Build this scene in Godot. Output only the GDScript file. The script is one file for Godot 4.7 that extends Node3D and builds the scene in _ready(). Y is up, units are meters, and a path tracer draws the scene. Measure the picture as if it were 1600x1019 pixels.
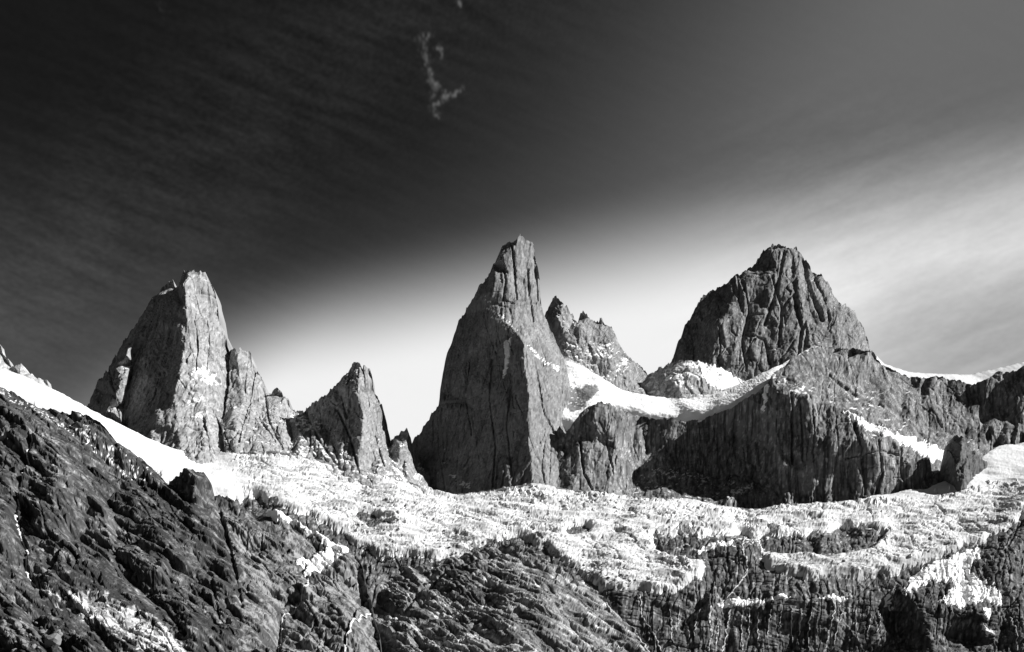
extends Node3D
# A glacier cirque below granite peaks, black-and-white light. Units are metres; the eye stands at the origin looking along -z.
# at(x, y, depth) turns a surveyed direction and a distance into a point of the place.
const F := 1715.0
const HY := 1170.0
const CX := 800.0
const STEP := 1.35
var rng := RandomNumberGenerator.new()
var names := {}
var warp_x: FastNoiseLite
var warp_y: FastNoiseLite
var bend_x: FastNoiseLite
var bend_y: FastNoiseLite
var plates: FastNoiseLite
var ridge: FastNoiseLite
var blocks: FastNoiseLite
var swell: FastNoiseLite
var fine: FastNoiseLite
var soft: FastNoiseLite
var rock_material: StandardMaterial3D
var snow_material: StandardMaterial3D
var water_material: StandardMaterial3D

func at(x: float, y: float, d: float) -> Vector3:
	return Vector3((x - CX) * d / F, (HY - y) * d / F, -d)

func _ready() -> void:
	rng.seed = 11
	view_and_light()
	make_noises()
	make_materials()
	build_peaks()
	build_ground()
	build_details()

# ------------------------------------------------------------------ camera, sky, sun
func view_and_light() -> void:
	var cam := Camera3D.new()
	cam.name = "camera"
	cam.projection = Camera3D.PROJECTION_FRUSTUM
	cam.near = 1.0
	cam.far = 20000.0
	cam.size = 1019.0 / F
	cam.frustum_offset = Vector2(0.0, (HY - 509.5) / F)
	cam.current = true
	add_child(cam)
	var env := Environment.new()
	env.background_mode = Environment.BG_SKY
	env.tonemap_mode = Environment.TONE_MAPPER_LINEAR
	env.tonemap_exposure = 1.7
	env.background_energy_multiplier = 0.59
	env.sdfgi_enabled = true
	env.ssao_enabled = true
	env.ssil_enabled = true
	var sm := PanoramaSkyMaterial.new()
	sm.panorama = ImageTexture.create_from_image(sky_image())
	env.sky = Sky.new()
	env.sky.sky_material = sm
	var we := WorldEnvironment.new()
	we.name = "environment"
	we.environment = env
	add_child(we)
	var sun := DirectionalLight3D.new()
	sun.name = "sun"
	sun.light_energy = 1.6
	sun.light_angular_distance = 0.5
	sun.light_color = Color(1, 1, 1)
	sun.shadow_enabled = true
	add_child(sun)
	sun.look_at_from_position(Vector3(0.82, 0.56, 0.08), Vector3.ZERO)

func sstep(a: float, b: float, x: float) -> float:
	var t := clampf((x - a) / (b - a), 0.0, 1.0)
	return t * t * (3.0 - 2.0 * t)

var sky_streak: FastNoiseLite
var sky_fine: FastNoiseLite
# display value (0..1) of the clear polarised sky with its high thin veil, by bearing and height angle (degrees)
func sky_value(az: float, el: float) -> float:
	var x := clampf(az, -90.0, 90.0)
	# clear dark sky, greyer to the east where the high veil lies
	var grey := sstep(-9.0, 19.0, x - (el - 27.0) * 0.95 + 2.5) * sstep(130.0, 60.0, absf(az - 20.0))
	var v := lerpf(0.115, 0.40, grey) + 0.02 * sin(deg_to_rad(az * 2.0))
	v += 0.2 * sstep(30.0, 15.0, el) * (1.0 - grey)
	# bright low veil behind the peaks: its upper edge climbs to the east and fades out beyond the view
	var c := clampf(az, -30.0, 30.0)
	var edge := 23.2 + 0.17 * c - 0.003 * c * c
	var veil := sstep(edge + 3.2, edge - 3.2, el) * sstep(-19.5, -8.0, az + (22.0 - el) * 0.9) * sstep(75.0, 24.0, az)
	v = lerpf(v, 0.95 - 0.09 * sstep(10.0, 25.0, az), veil)
	var bank := sstep(11.0, 23.0, az - (el - 18.0) * 0.7) * sstep(23.5, 19.5, el) * sstep(90.0, 40.0, az)
	v = lerpf(v, 0.62, bank * 0.75)
	return v

func veil_of(v: float) -> float:
	return sstep(0.2, 0.6, v)

func sky_image() -> Image:
	sky_streak = noise(FastNoiseLite.TYPE_SIMPLEX_SMOOTH, 0.05, 4, 3)
	sky_fine = noise(FastNoiseLite.TYPE_SIMPLEX_SMOOTH, 0.3, 4, 4)
	var im := Image.create(512, 256, false, Image.FORMAT_RGBA8)
	for y in 256:
		var el := 90.0 - (y + 0.5) / 256.0 * 180.0
		for x in 512:
			var az := wrapf((x + 0.5) / 512.0 * 360.0, -180.0, 180.0)
			var v := 0.2 if el < 0.0 else sky_value(az, el)
			im.set_pixel(x, y, Color(v, v, v))
	im.resize(4096, 2048, Image.INTERPOLATE_CUBIC)
	# fine structure of the thin cloud, worked out over the bearings that matter
	var wisp := [[656, 56, 664, 78, 5], [674, 52, 666, 66, 3], [664, 78, 668, 105, 6], [668, 105, 676, 125, 4], [676, 125, 690, 145, 5], [690, 145, 708, 148, 4], [708, 148, 720, 136, 3], [706, 148, 690, 160, 5], [690, 160, 676, 172, 4], [676, 172, 690, 188, 4], [686, 70, 690, 86, 5], [678, 130, 677, 165, 3], [716, 0, 720, 10, 3], [245, 2, 256, 24, 6]]
	var strands := []
	for g in wisp:
		var faint := 0.35 if g[0] < 300 else 1.0
		for k in 9:
			var a := Vector2(g[0], g[1])
			var b := Vector2(g[2], g[3])
			var across: Vector2 = (b - a).orthogonal().normalized() * rng.randfn() * g[4] * 0.55
			var t := rng.randf_range(-0.15, 0.5)
			var u := t + rng.randf_range(0.3, 0.7)
			var p: Vector2 = a.lerp(b, t) + across
			var q: Vector2 = a.lerp(b, u) + across * rng.randf_range(0.2, 1.5) + Vector2(rng.randfn(), rng.randfn()) * 1.5
			strands.append(PackedFloat32Array([p.x, p.y, q.x, q.y, rng.randf_range(1.0, 1.7), rng.randf_range(0.12, 0.45) * faint]))
	for y in range(500, 840):
		var el := deg_to_rad(90.0 - (y + 0.5) / 2048.0 * 180.0)
		for x in range(-350, 350):
			var az := deg_to_rad((x + 0.5) / 4096.0 * 360.0)
			var px := CX + F * tan(az)
			var py := HY - F * tan(el) / cos(az)
			if py < -40.0 or py > 720.0 or px < -40.0 or px > 1640.0:
				continue
			var v := sky_value(rad_to_deg(az), rad_to_deg(el))
			var u := px * 0.93 + py * 0.37
			var w := -px * 0.37 + py * 0.93
			var s := sky_streak.get_noise_2d(u * 0.12, w * 0.9) * 0.6 + sky_fine.get_noise_2d(u * 0.13, w * 0.8) * 0.5
			var patch := sky_streak.get_noise_2d(px * 0.09 + 50.0, py * 0.11) * 0.5 + 0.5
			v += s * 0.015 * (1.0 - 0.75 * v) * (0.7 + 0.3 * sstep(1100, 500, px))
			if px > 950.0:
				var e := sky_streak.get_noise_2d((px * 0.94 - py * 0.34) * 0.08, (px * 0.34 + py * 0.94) * 0.55 + 40.0) + 0.6 * sky_fine.get_noise_2d((px * 0.94 - py * 0.34) * 0.1, (px * 0.34 + py * 0.94) * 0.6)
				v += e * 0.045 * sstep(950.0, 1350.0, px) * sstep(60.0, 330.0, py)
			var across := (px * 0.6 + (py - 480.0) * 0.8) / 170.0
			v += 0.055 * exp(-across * across) * (0.6 + 1.2 * s) * (1.0 - veil_of(v))
			if px > 640 and px < 740 and py < 210 or px < 270 and px > 230 and py < 50:
				var dens := 0.0
				var qx := px + sky_fine.get_noise_2d(px * 0.3, py * 0.3) * 9.0
				var qy := py + sky_fine.get_noise_2d(px * 0.3 + 90.0, py * 0.3) * 9.0
				for g: PackedFloat32Array in strands:
					var c := Geometry2D.get_closest_point_to_segment(Vector2(qx, qy), Vector2(g[0], g[1]), Vector2(g[2], g[3]))
					var far := c.distance_squared_to(Vector2(qx, qy)) / (g[4] * g[4])
					if far < 4.0:
						dens += g[5] * exp(-far)
				v += minf(dens, 1.0) * 0.26
			v = clampf(v, 0.0, 1.0)
			im.set_pixel(posmod(x, 4096), y, Color(v, v, v))
	return im

# ------------------------------------------------------------------ noises and materials
func noise(type: int, freq: float, octaves: int, s: int) -> FastNoiseLite:
	var n := FastNoiseLite.new()
	n.noise_type = type
	n.frequency = freq
	n.seed = s
	n.fractal_type = FastNoiseLite.FRACTAL_FBM if octaves > 1 else FastNoiseLite.FRACTAL_NONE
	n.fractal_octaves = octaves
	n.fractal_gain = 0.5
	return n

func make_noises() -> void:
	warp_x = noise(FastNoiseLite.TYPE_SIMPLEX_SMOOTH, 1.0 / 28.0, 4, 21)
	warp_y = noise(FastNoiseLite.TYPE_SIMPLEX_SMOOTH, 1.0 / 28.0, 4, 22)
	bend_x = noise(FastNoiseLite.TYPE_SIMPLEX_SMOOTH, 1.0 / 70.0, 2, 23)
	bend_y = noise(FastNoiseLite.TYPE_SIMPLEX_SMOOTH, 1.0 / 70.0, 2, 24)
	plates = noise(FastNoiseLite.TYPE_CELLULAR, 1.0, 1, 41)
	plates.cellular_return_type = FastNoiseLite.RETURN_DISTANCE2_SUB
	plates.cellular_distance_function = FastNoiseLite.DISTANCE_EUCLIDEAN
	plates.domain_warp_enabled = true
	plates.domain_warp_amplitude = 0.5
	plates.domain_warp_frequency = 0.8
	plates.domain_warp_fractal_octaves = 3
	blocks = noise(FastNoiseLite.TYPE_CELLULAR, 1.0, 1, 45)
	blocks.cellular_return_type = FastNoiseLite.RETURN_CELL_VALUE
	blocks.domain_warp_enabled = true
	blocks.domain_warp_amplitude = 0.35
	blocks.domain_warp_frequency = 0.9
	blocks.domain_warp_fractal_octaves = 3
	ridge = noise(FastNoiseLite.TYPE_SIMPLEX_SMOOTH, 1.0, 5, 51)
	ridge.fractal_type = FastNoiseLite.FRACTAL_RIDGED
	ridge.fractal_gain = 0.55
	swell = noise(FastNoiseLite.TYPE_SIMPLEX_SMOOTH, 1.0, 2, 55)
	fine = noise(FastNoiseLite.TYPE_SIMPLEX, 1.0, 3, 61)
	fine.fractal_gain = 0.6
	soft = noise(FastNoiseLite.TYPE_SIMPLEX_SMOOTH, 1.0, 4, 71)

func make_materials() -> void:
	rock_material = StandardMaterial3D.new()
	rock_material.resource_name = "rock"
	rock_material.vertex_color_use_as_albedo = true
	rock_material.roughness = 0.85
	rock_material.metallic_specular = 0.35
	snow_material = StandardMaterial3D.new()
	snow_material.resource_name = "snow"
	snow_material.vertex_color_use_as_albedo = true
	snow_material.roughness = 0.8
	snow_material.metallic_specular = 0.3
	water_material = StandardMaterial3D.new()
	water_material.resource_name = "white water"
	water_material.albedo_color = Color(0.84, 0.84, 0.84)
	water_material.roughness = 0.4

# a noise layer of rock relief: which noise, wavelengths along x, y, z (metres), tilt of the bedding (degrees in the picture's plane), height in metres, mode 0 plain / 1 folded
class Band:
	var n: FastNoiseLite
	var b: Basis
	var amp := 0.0
	var mode := 0

func band(n: FastNoiseLite, lx: float, ly: float, lz: float, tilt: float, amp: float, mode := 0) -> Band:
	var b := Basis(Vector3(0, 0, 1), deg_to_rad(tilt))
	var e := Band.new()
	e.n = n
	e.b = Basis(Vector3(1.0 / lx, 0, 0), Vector3(0, 1.0 / ly, 0), Vector3(0, 0, 1.0 / lz)) * b
	e.amp = amp
	e.mode = mode
	return e

func sum_bands(bands: Array, p: Vector3) -> float:
	var h := 0.0
	for e: Band in bands:
		var q := e.b * p
		var n := 0.0
		match e.mode:
			0:
				n = e.n.get_noise_3dv(q)
			1:
				n = 1.0 - 2.0 * absf(e.n.get_noise_3dv(q))
			3:
				n = -1.0 + minf(1.0, absf(e.n.get_noise_3dv(q)) * 9.0)
			4:
				n = e.n.get_noise_3d(q.x * 0.22 + 7.0, q.y * 0.8, q.z * 0.8)
				if n < -0.34:
					continue
				var t := q.x + 0.9 * swell.get_noise_3d(q.x * 0.2, q.y, q.z)
				var k := floorf(t)
				var f := t - k
				n = ((f / 0.16 if f < 0.16 else (1.0 - f) / 0.84) - 0.5) * (0.35 + 0.65 * absf(sin(k * 12.9898))) * sstep(-0.35, 0.25, n)
		h += n * e.amp
	return h

# ------------------------------------------------------------------ a landform
class Land:
	var nc := 0
	var nr := 0
	var x0 := 0.0
	var step := 1.0
	var top := PackedFloat32Array()
	var bot := PackedFloat32Array()
	var pos := PackedVector3Array()
	var col := PackedFloat32Array()
	var disp := Vector3(0, 0, 1)
	var node: Node3D
	var ice := PackedFloat32Array()
	var y0 := 0.0
	func py(i: int, j: int) -> float:
		return clampf(y0 + j * step, top[i], bot[i])

func line(pts: Array, x: float, k: int) -> float:
	# pts: x, y, d triples in order of x
	var n := pts.size() / 3
	if x <= pts[0]:
		return pts[k]
	for i in range(1, n):
		if x <= pts[i * 3]:
			var a: float = pts[i * 3 - 3]
			var b: float = pts[i * 3]
			return lerpf(pts[i * 3 - 3 + k], pts[i * 3 + k], (x - a) / maxf(b - a, 1e-4))
	return pts[(n - 1) * 3 + k]

func depth_sheet(all: PackedVector3Array, x0: float, y0: float, w: int, h: int, cell: float) -> PackedFloat32Array:
	var flat := PackedVector2Array()
	for p in all:
		flat.append(Vector2(p.x, p.y))
	var tri := Geometry2D.triangulate_delaunay(flat)
	var m := PackedFloat32Array()
	m.resize(w * h)
	m.fill(-1.0)
	for t in range(0, tri.size(), 3):
		var a := all[tri[t]]
		var b := all[tri[t + 1]]
		var c := all[tri[t + 2]]
		var det := (b.y - c.y) * (a.x - c.x) + (c.x - b.x) * (a.y - c.y)
		if absf(det) < 1e-6:
			continue
		var i0 := maxi(0, floori((minf(a.x, minf(b.x, c.x)) - x0) / cell))
		var i1 := mini(w - 1, ceili((maxf(a.x, maxf(b.x, c.x)) - x0) / cell))
		var j0 := maxi(0, floori((minf(a.y, minf(b.y, c.y)) - y0) / cell))
		var j1 := mini(h - 1, ceili((maxf(a.y, maxf(b.y, c.y)) - y0) / cell))
		for j in range(j0, j1 + 1):
			var y := y0 + j * cell
			for i in range(i0, i1 + 1):
				var x := x0 + i * cell
				var u := ((b.y - c.y) * (x - c.x) + (c.x - b.x) * (y - c.y)) / det
				var v := ((c.y - a.y) * (x - c.x) + (a.x - c.x) * (y - c.y)) / det
				if u >= -0.001 and v >= -0.001 and u + v <= 1.001:
					m[j * w + i] = u * a.z + v * b.z + (1.0 - u - v) * c.z
	for i in w:
		var last := -1.0
		for j in h:
			if m[j * w + i] < 0.0:
				m[j * w + i] = last
			else:
				last = m[j * w + i]
		last = -1.0
		for j in range(h - 1, -1, -1):
			if m[j * w + i] < 0.0:
				m[j * w + i] = last
			else:
				last = m[j * w + i]
	for j in h:
		var last := -1.0
		for i in w:
			if m[j * w + i] < 0.0:
				m[j * w + i] = last
			else:
				last = m[j * w + i]
		for i in range(w - 1, -1, -1):
			if m[j * w + i] < 0.0:
				m[j * w + i] = last
			else:
				last = m[j * w + i]
	return m

# flat chisel-cut facets: a jittered net of points, each pushed in or out, spanned by planes; stretch and tilt lay the facets along the rock's joints
func facet_sheet(x0: float, y0: float, w: int, h: int, spacing: float, stretch: float, tilt: float, amp: float) -> PackedFloat32Array:
	var turn := Transform2D(deg_to_rad(tilt), Vector2.ZERO)
	var back := turn.affine_inverse()
	var r := Vector2(w, h).length() * 0.5 + spacing * stretch
	var mid := Vector2(x0 + w * 0.5, y0 + h * 0.5)
	var net := PackedVector2Array()
	var pts := PackedVector3Array()
	var nu := int(r * 2.0 / spacing) + 1
	var nv := int(r * 2.0 / (spacing * stretch)) + 1
	for a in nu:
		for b in nv:
			var q := Vector2(-r + (a + rng.randf() + (0.5 if b % 2 else 0.0)) * spacing, -r + (b + rng.randf()) * spacing * stretch)
			var k := amp * rng.randf_range(-1.0, 1.0)
			var p := mid + turn * q
			if p.x < x0 - spacing * stretch * 2.0 or p.x > x0 + w + spacing * stretch * 2.0 or p.y < y0 - spacing * stretch * 2.0 or p.y > y0 + h + spacing * stretch * 2.0:
				continue
			net.append(Vector2(q.x, q.y / stretch))
			pts.append(Vector3(p.x, p.y, k))
	var tri := Geometry2D.triangulate_delaunay(net)
	var m := PackedFloat32Array()
	m.resize(w * h)
	for t in range(0, tri.size(), 3):
		var a := pts[tri[t]]
		var b := pts[tri[t + 1]]
		var c := pts[tri[t + 2]]
		var det := (b.y - c.y) * (a.x - c.x) + (c.x - b.x) * (a.y - c.y)
		if absf(det) < 1e-6:
			continue
		var ya := maxi(0, ceili(minf(a.y, minf(b.y, c.y)) - y0))
		var yb := mini(h - 1, floori(maxf(a.y, maxf(b.y, c.y)) - y0))
		for j in range(ya, yb + 1):
			var y := y0 + j
			var lo := 1e9
			var hi := -1e9
			for e in [[a, b], [b, c], [c, a]]:
				var p: Vector3 = e[0]
				var q: Vector3 = e[1]
				if (p.y <= y) != (q.y <= y) or p.y == y:
					var x := p.x + (q.x - p.x) * (y - p.y) / (q.y - p.y) if q.y != p.y else p.x
					lo = minf(lo, x)
					hi = maxf(hi, x)
			var ia := maxi(0, ceili(lo - x0 - 0.001))
			var ib := mini(w - 1, floori(hi - x0 + 0.001))
			if ia > ib:
				continue
			var u0 := ((b.y - c.y) * (x0 + ia - c.x) + (c.x - b.x) * (y - c.y)) / det
			var v0 := ((c.y - a.y) * (x0 + ia - c.x) + (a.x - c.x) * (y - c.y)) / det
			var z := u0 * a.z + v0 * b.z + (1.0 - u0 - v0) * c.z
			var dz := ((b.y - c.y) * (a.z - c.z) + (c.y - a.y) * (b.z - c.z)) / det
			for i in range(ia, ib + 1):
				m[j * w + i] = z
				z += dz
	return m

func numbered(called: String) -> String:
	var n: int = names.get(called, 0)
	names[called] = n + 1
	return called if n == 0 else "%s_%03d" % [called, n]

func tag(o: Node, label: String, category: String, group := "", kind := "") -> void:
	o.set_meta("label", label)
	if category:
		o.set_meta("category", category)
	if group:
		o.set_meta("group", group)
	if kind:
		o.set_meta("kind", kind)

func mesh_of(pos: PackedVector3Array, col: PackedColorArray, idx: PackedInt32Array) -> ArrayMesh:
	var a := []
	a.resize(Mesh.ARRAY_MAX)
	a[Mesh.ARRAY_VERTEX] = pos
	a[Mesh.ARRAY_COLOR] = col
	a[Mesh.ARRAY_INDEX] = idx
	var m := ArrayMesh.new()
	m.add_surface_from_arrays(Mesh.PRIMITIVE_TRIANGLES, a)
	return m

func poly(a: Array) -> PackedVector2Array:
	var p := PackedVector2Array()
	for i in range(0, a.size(), 2):
		p.append(Vector2(a[i], a[i + 1]))
	return p

# which vertices of a landform lie inside an outline whose edge wanders by `rough`
func inside(l: Land, outline: Array, rough: float, grain := 1.0) -> PackedInt32Array:
	var p := poly(outline)
	var x0 := 1e9
	var x1 := -1e9
	var y0 := 1e9
	var y1 := -1e9
	for v in p:
		x0 = minf(x0, v.x)
		x1 = maxf(x1, v.x)
		y0 = minf(y0, v.y)
		y1 = maxf(y1, v.y)
	var got := PackedInt32Array()
	for i in range(maxi(0, floori((x0 - rough - l.x0) / l.step)), mini(l.nc - 1, ceili((x1 + rough - l.x0) / l.step)) + 1):
		var px := l.x0 + i * l.step
		for j in range(maxi(0, floori((y0 - rough - l.y0) / l.step)), mini(l.nr - 1, ceili((y1 + rough - l.y0) / l.step)) + 1):
			var py := l.py(i, j)
			if py < y0 - rough or py > y1 + rough:
				continue
			var q := Vector2(px, py)
			if rough > 0.0:
				q += Vector2(warp_x.get_noise_2d(px * 2.2 * grain + 300.0, py * 2.2 * grain), warp_y.get_noise_2d(px * 2.2 * grain + 300.0, py * 2.2 * grain)) * rough * 1.6
			if Geometry2D.is_point_in_polygon(q, p):
				got.append(i * l.nr + j)
	return got

# a joint, gully (depth < 0) or rib (depth > 0) that follows a line over the rock
func carve(l: Land, out: PackedFloat32Array, way: Array, width: float, depth: float) -> void:
	var p := poly(way)
	for s in p.size() - 1:
		var a := p[s]
		var b := p[s + 1]
		for i in range(maxi(0, floori((minf(a.x, b.x) - width * 2.0 - l.x0) / l.step)), mini(l.nc - 1, ceili((maxf(a.x, b.x) + width * 2.0 - l.x0) / l.step)) + 1):
			for j in range(maxi(0, floori((minf(a.y, b.y) - width * 2.0 - l.y0) / l.step)), mini(l.nr - 1, ceili((maxf(a.y, b.y) + width * 2.0 - l.y0) / l.step)) + 1):
				var q := Vector2(l.x0 + i * l.step, l.py(i, j))
				q += Vector2(warp_x.get_noise_2d(q.x * 2.5, q.y * 2.5), warp_y.get_noise_2d(q.x * 2.5, q.y * 2.5)) * 1.3
				var t := 1.0 - q.distance_to(Geometry2D.get_closest_point_to_segment(q, a, b)) / width
				if t > 0.0:
					var v := i * l.nr + j
					out[v] = minf(out[v], t * depth) if depth < 0.0 else maxf(out[v], t * depth)

var job := {}
var job_pos := []
var job_col := []
# eight columns of a landform: coarse shape, facets, seams, joints, then the rock's own tone
func columns(block: int) -> void:
	var l: Land = job.l
	var dm: PackedFloat32Array = job.dm
	var w: int = job.w
	var h: int = job.h
	var y0: float = job.y0
	var cell: float = job.cell
	var wamp: float = job.wamp
	var fwarp: float = job.fwarp
	var facets: PackedFloat32Array = job.facets
	var fw: int = job.fw
	var fh: int = job.fh
	var hi: float = job.hi
	var bands: Array = job.bands
	var seam: PackedFloat32Array = job.seam
	var calm: PackedFloat32Array = job.calm
	var tints: Array = job.tints
	var base: float = job.base
	var mottle: float = job.mottle
	var has_seam := not seam.is_empty()
	var has_calm := not calm.is_empty()
	var pos := PackedVector3Array()
	var col := PackedFloat32Array()
	for i in range(block * 8, mini(l.nc, block * 8 + 8)):
		var px := l.x0 + i * l.step
		var was := -1.0
		for j in l.nr:
			var py := l.py(i, j)
			if py == was:
				pos.append(pos[pos.size() - 1])
				col.append(col[col.size() - 1])
				continue
			was = py
			var sx := clampf((px + bend_x.get_noise_2d(px, py) * wamp - l.x0 + 12.0) / cell, 0.0, w - 1.001)
			var sy := clampf((py + bend_y.get_noise_2d(px, py) * wamp - y0) / cell, 0.0, h - 1.001)
			var ix := int(sx)
			var iy := int(sy)
			var fx := sx - ix
			var fy := sy - iy
			var k := iy * w + ix
			var d := lerpf(lerpf(dm[k], dm[k + 1], fx), lerpf(dm[k + w], dm[k + w + 1], fx), fy)
			var p := at(px, py, d)
			sx = clampf(px + warp_x.get_noise_2d(px * 3.0, py * 3.0) * fwarp - l.x0 + 10.0, 0.0, fw - 1.001)
			sy = clampf(py + warp_y.get_noise_2d(px * 3.0, py * 3.0) * fwarp - hi + 10.0, 0.0, fh - 1.001)
			ix = int(sx)
			iy = int(sy)
			fx = sx - ix
			fy = sy - iy
			k = iy * fw + ix
			var hgt := sum_bands(bands, p) + lerpf(lerpf(facets[k], facets[k + 1], fx), lerpf(facets[k + fw], facets[k + fw + 1], fx), fy)
			if has_seam:
				hgt += seam[i * l.nr + j]
			if has_calm:
				hgt *= calm[i * l.nr + j]
			pos.append(p + l.disp * hgt)
			var c := base * (1.0 + mottle * 1.6 * fine.get_noise_3dv(p * 0.06) + mottle * soft.get_noise_3dv(p * 0.006))
			for e in tints:
				var bd: Band = e[0]
				c *= lerpf(1.0, e[3], sstep(e[1], e[2], bd.n.get_noise_3dv(bd.b * p)))
			col.append(c)
	job_pos[block] = pos
	job_col[block] = col

func land(called: String, label: String, category: String, o: Dictionary) -> Land:
	var l := Land.new()
	var top: Array = o.top
	var bot: Array = o.bot
	l.x0 = top[0]
	l.step = o.get("step", STEP)
	var x1: float = top[top.size() - 3]
	l.nc = int((x1 - l.x0) / l.step) + 1
	var hi := 1e9
	var lo_ := -1e9
	var jag: float = o.get("jag", 3.0)
	for i in l.nc:
		var px := l.x0 + i * l.step
		var t := line(top, px, 1)
		var b := line(bot, px, 1)
		var j := warp_x.get_noise_2d(px * 3.0, 900.0 + l.x0) * jag + blocks.get_noise_2d(px * 0.16, l.x0) * jag * 0.5 + blocks.get_noise_2d(px * 0.4, l.x0) * jag * 0.3
		t = minf(t + j, b - 4.0)
		l.top.append(t)
		l.bot.append(b)
		hi = minf(hi, t)
		lo_ = maxf(lo_, b)
	l.y0 = hi
	l.nr = int((lo_ - hi) / l.step) + 2
	# the coarse shape
	var all := PackedVector3Array()
	for src in [top, bot]:
		for i in range(0, src.size(), 3):
			all.append(Vector3(src[i], src[i + 1], src[i + 2]))
	var pts: Array = o.get("pts", [])
	for i in range(0, pts.size(), 3):
		all.append(Vector3(pts[i], pts[i + 1], pts[i + 2]))
	var y0 := 1e9
	var y1 := -1e9
	for p in all:
		y0 = minf(y0, p.y)
		y1 = maxf(y1, p.y)
	y0 -= 12.0
	y1 += 12.0
	var cell := 2.0
	var w := int((x1 - l.x0 + 24.0) / cell) + 2
	var h := int((y1 - y0) / cell) + 2
	var dm := depth_sheet(all, l.x0 - 12.0, y0, w, h, cell)
	if o.has("smooth"):
		dm = blurred(blurred(dm, w, h, o.smooth), w, h, o.smooth)
	var wamp: float = o.get("warp", 7.0)
	var fw := int(x1 - l.x0) + 24
	var fh := int(lo_ - hi) + 24
	var facets := PackedFloat32Array()
	facets.resize(fw * fh)
	for e in o.get("facets", []):
		var sheet := facet_sheet(l.x0 - 10.0, hi - 10.0, fw, fh, e[0], e[1], e[2], e[3])
		for k in facets.size():
			facets[k] += sheet[k]
	l.disp = o.get("disp", Vector3(0.0, 0.15, 1.0)).normalized()
	var bands: Array = o.bands
	var tints: Array = o.get("tints", [])
	var base: float = o.get("albedo", 0.25)
	var mottle: float = o.get("mottle", 0.25)
	var fwarp: float = o.get("facet_warp", 2.5)
	var has_seams: bool = o.has("seams")
	var seam := PackedFloat32Array()
	if has_seams:
		seam.resize(l.nc * l.nr)
		for e in o.seams:
			carve(l, seam, e[0], e[1], e[2])
	if o.has("cracks"):
		seam.resize(l.nc * l.nr)
		for e in o.cracks:
			# how many, lean (degrees below the level, to the east), spread, depth in metres, length
			for k in int(e[0]):
				var c := rng.randi() % l.nc
				var q := Vector2(l.x0 + c * l.step, rng.randf_range(l.top[c], l.bot[c]))
				var turn := deg_to_rad(e[1] + rng.randfn() * e[2])
				var long: float = e[4] * (0.3 + 0.9 * pow(rng.randf(), 1.5))
				var way := [q.x, q.y]
				for b in 4:
					q += Vector2(cos(turn), sin(turn)) * long * 0.25
					turn += rng.randfn() * 0.16
					way.append_array([q.x, q.y])
				carve(l, seam, way, rng.randf_range(1.4, 2.6), -e[3] * rng.randf_range(0.3, 1.0))
	var has_calm: bool = o.has("calm")
	var calm := PackedFloat32Array()
	if has_calm:
		calm.resize(l.nc * l.nr)
		calm.fill(1.0)
		for e in o.calm:
			for v in inside(l, e[0], 4.0):
				calm[v] = e[1]
		calm = blurred(calm, l.nr, l.nc, 4)
	job = {"l": l, "dm": dm, "w": w, "h": h, "y0": y0, "cell": cell, "wamp": wamp, "fwarp": fwarp, "facets": facets, "fw": fw, "fh": fh, "hi": hi, "bands": bands, "seam": seam, "calm": calm, "tints": tints, "base": base, "mottle": mottle}
	var blocks_n := (l.nc + 7) / 8
	job_pos = []
	job_col = []
	job_pos.resize(blocks_n)
	job_col.resize(blocks_n)
	var task := WorkerThreadPool.add_group_task(columns, blocks_n)
	WorkerThreadPool.wait_for_group_task_completion(task)
	l.pos = PackedVector3Array()
	l.col = PackedFloat32Array()
	for k in blocks_n:
		l.pos.append_array(job_pos[k])
		l.col.append_array(job_col[k])
	for e in o.get("paint", []):
		# outline, albedo, wander of the edge, share covered (0..1), grain in metres
		var lim: float = e[3] * 2.0 - 1.0 if e.size() > 3 else 9.0
		var gr: float = 1.0 / (e[4] if e.size() > 4 else 20.0)
		for v in inside(l, e[0], e[2]):
			if lim > 1.0 or fine.get_noise_3dv(l.pos[v] * gr) * 1.5 < lim:
				l.col[v] = e[1] * (1.0 + 0.3 * fine.get_noise_3dv(l.pos[v] * 0.1)) * (clampf(l.col[v] / base, 0.45, 1.9) if e[1] < 0.5 else 1.0)
	# snow lying on ledges: wherever a shelf is flat enough to hold it
	if o.has("ledge"):
		for e in o.ledge:
			for v in inside(l, e[0], 12.0):
				var i := v / l.nr
				var j := v % l.nr
				if i == 0 or j == 0 or i == l.nc - 1 or j == l.nr - 1:
					continue
				var n := (l.pos[v + l.nr] - l.pos[v - l.nr]).cross(l.pos[v - 1] - l.pos[v + 1]).normalized()
				if n.y + 0.25 * fine.get_noise_3dv(l.pos[v] * 0.03) > e[1]:
					l.col[v] = 0.82
	l.node = Node3D.new()
	l.node.name = numbered(called)
	add_child(l.node)
	tag(l.node, label, category, "", "structure")
	var colors := PackedColorArray()
	colors.resize(l.col.size())
	for v in l.col.size():
		var c := clampf(l.col[v], 0.02, 0.88)
		colors[v] = Color(c, c, c)
	var idx := PackedInt32Array()
	idx.resize((l.nc - 1) * (l.nr - 1) * 6)
	var ni := 0
	for i in l.nc - 1:
		for j in l.nr - 1:
			var a := i * l.nr + j
			var left := l.py(i, j) != l.py(i, j + 1)
			var right := l.py(i + 1, j) != l.py(i + 1, j + 1)
			if left:
				idx[ni] = a
				idx[ni + 1] = a + l.nr
				idx[ni + 2] = a + 1
				ni += 3
			if right:
				idx[ni] = a + 1
				idx[ni + 1] = a + l.nr
				idx[ni + 2] = a + l.nr + 1
				ni += 3
	idx.resize(ni)
	# the far side, so that the landform is a closed mass
	var pos := l.pos.duplicate()
	var thick: float = o.get("thick", 220.0)
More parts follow.
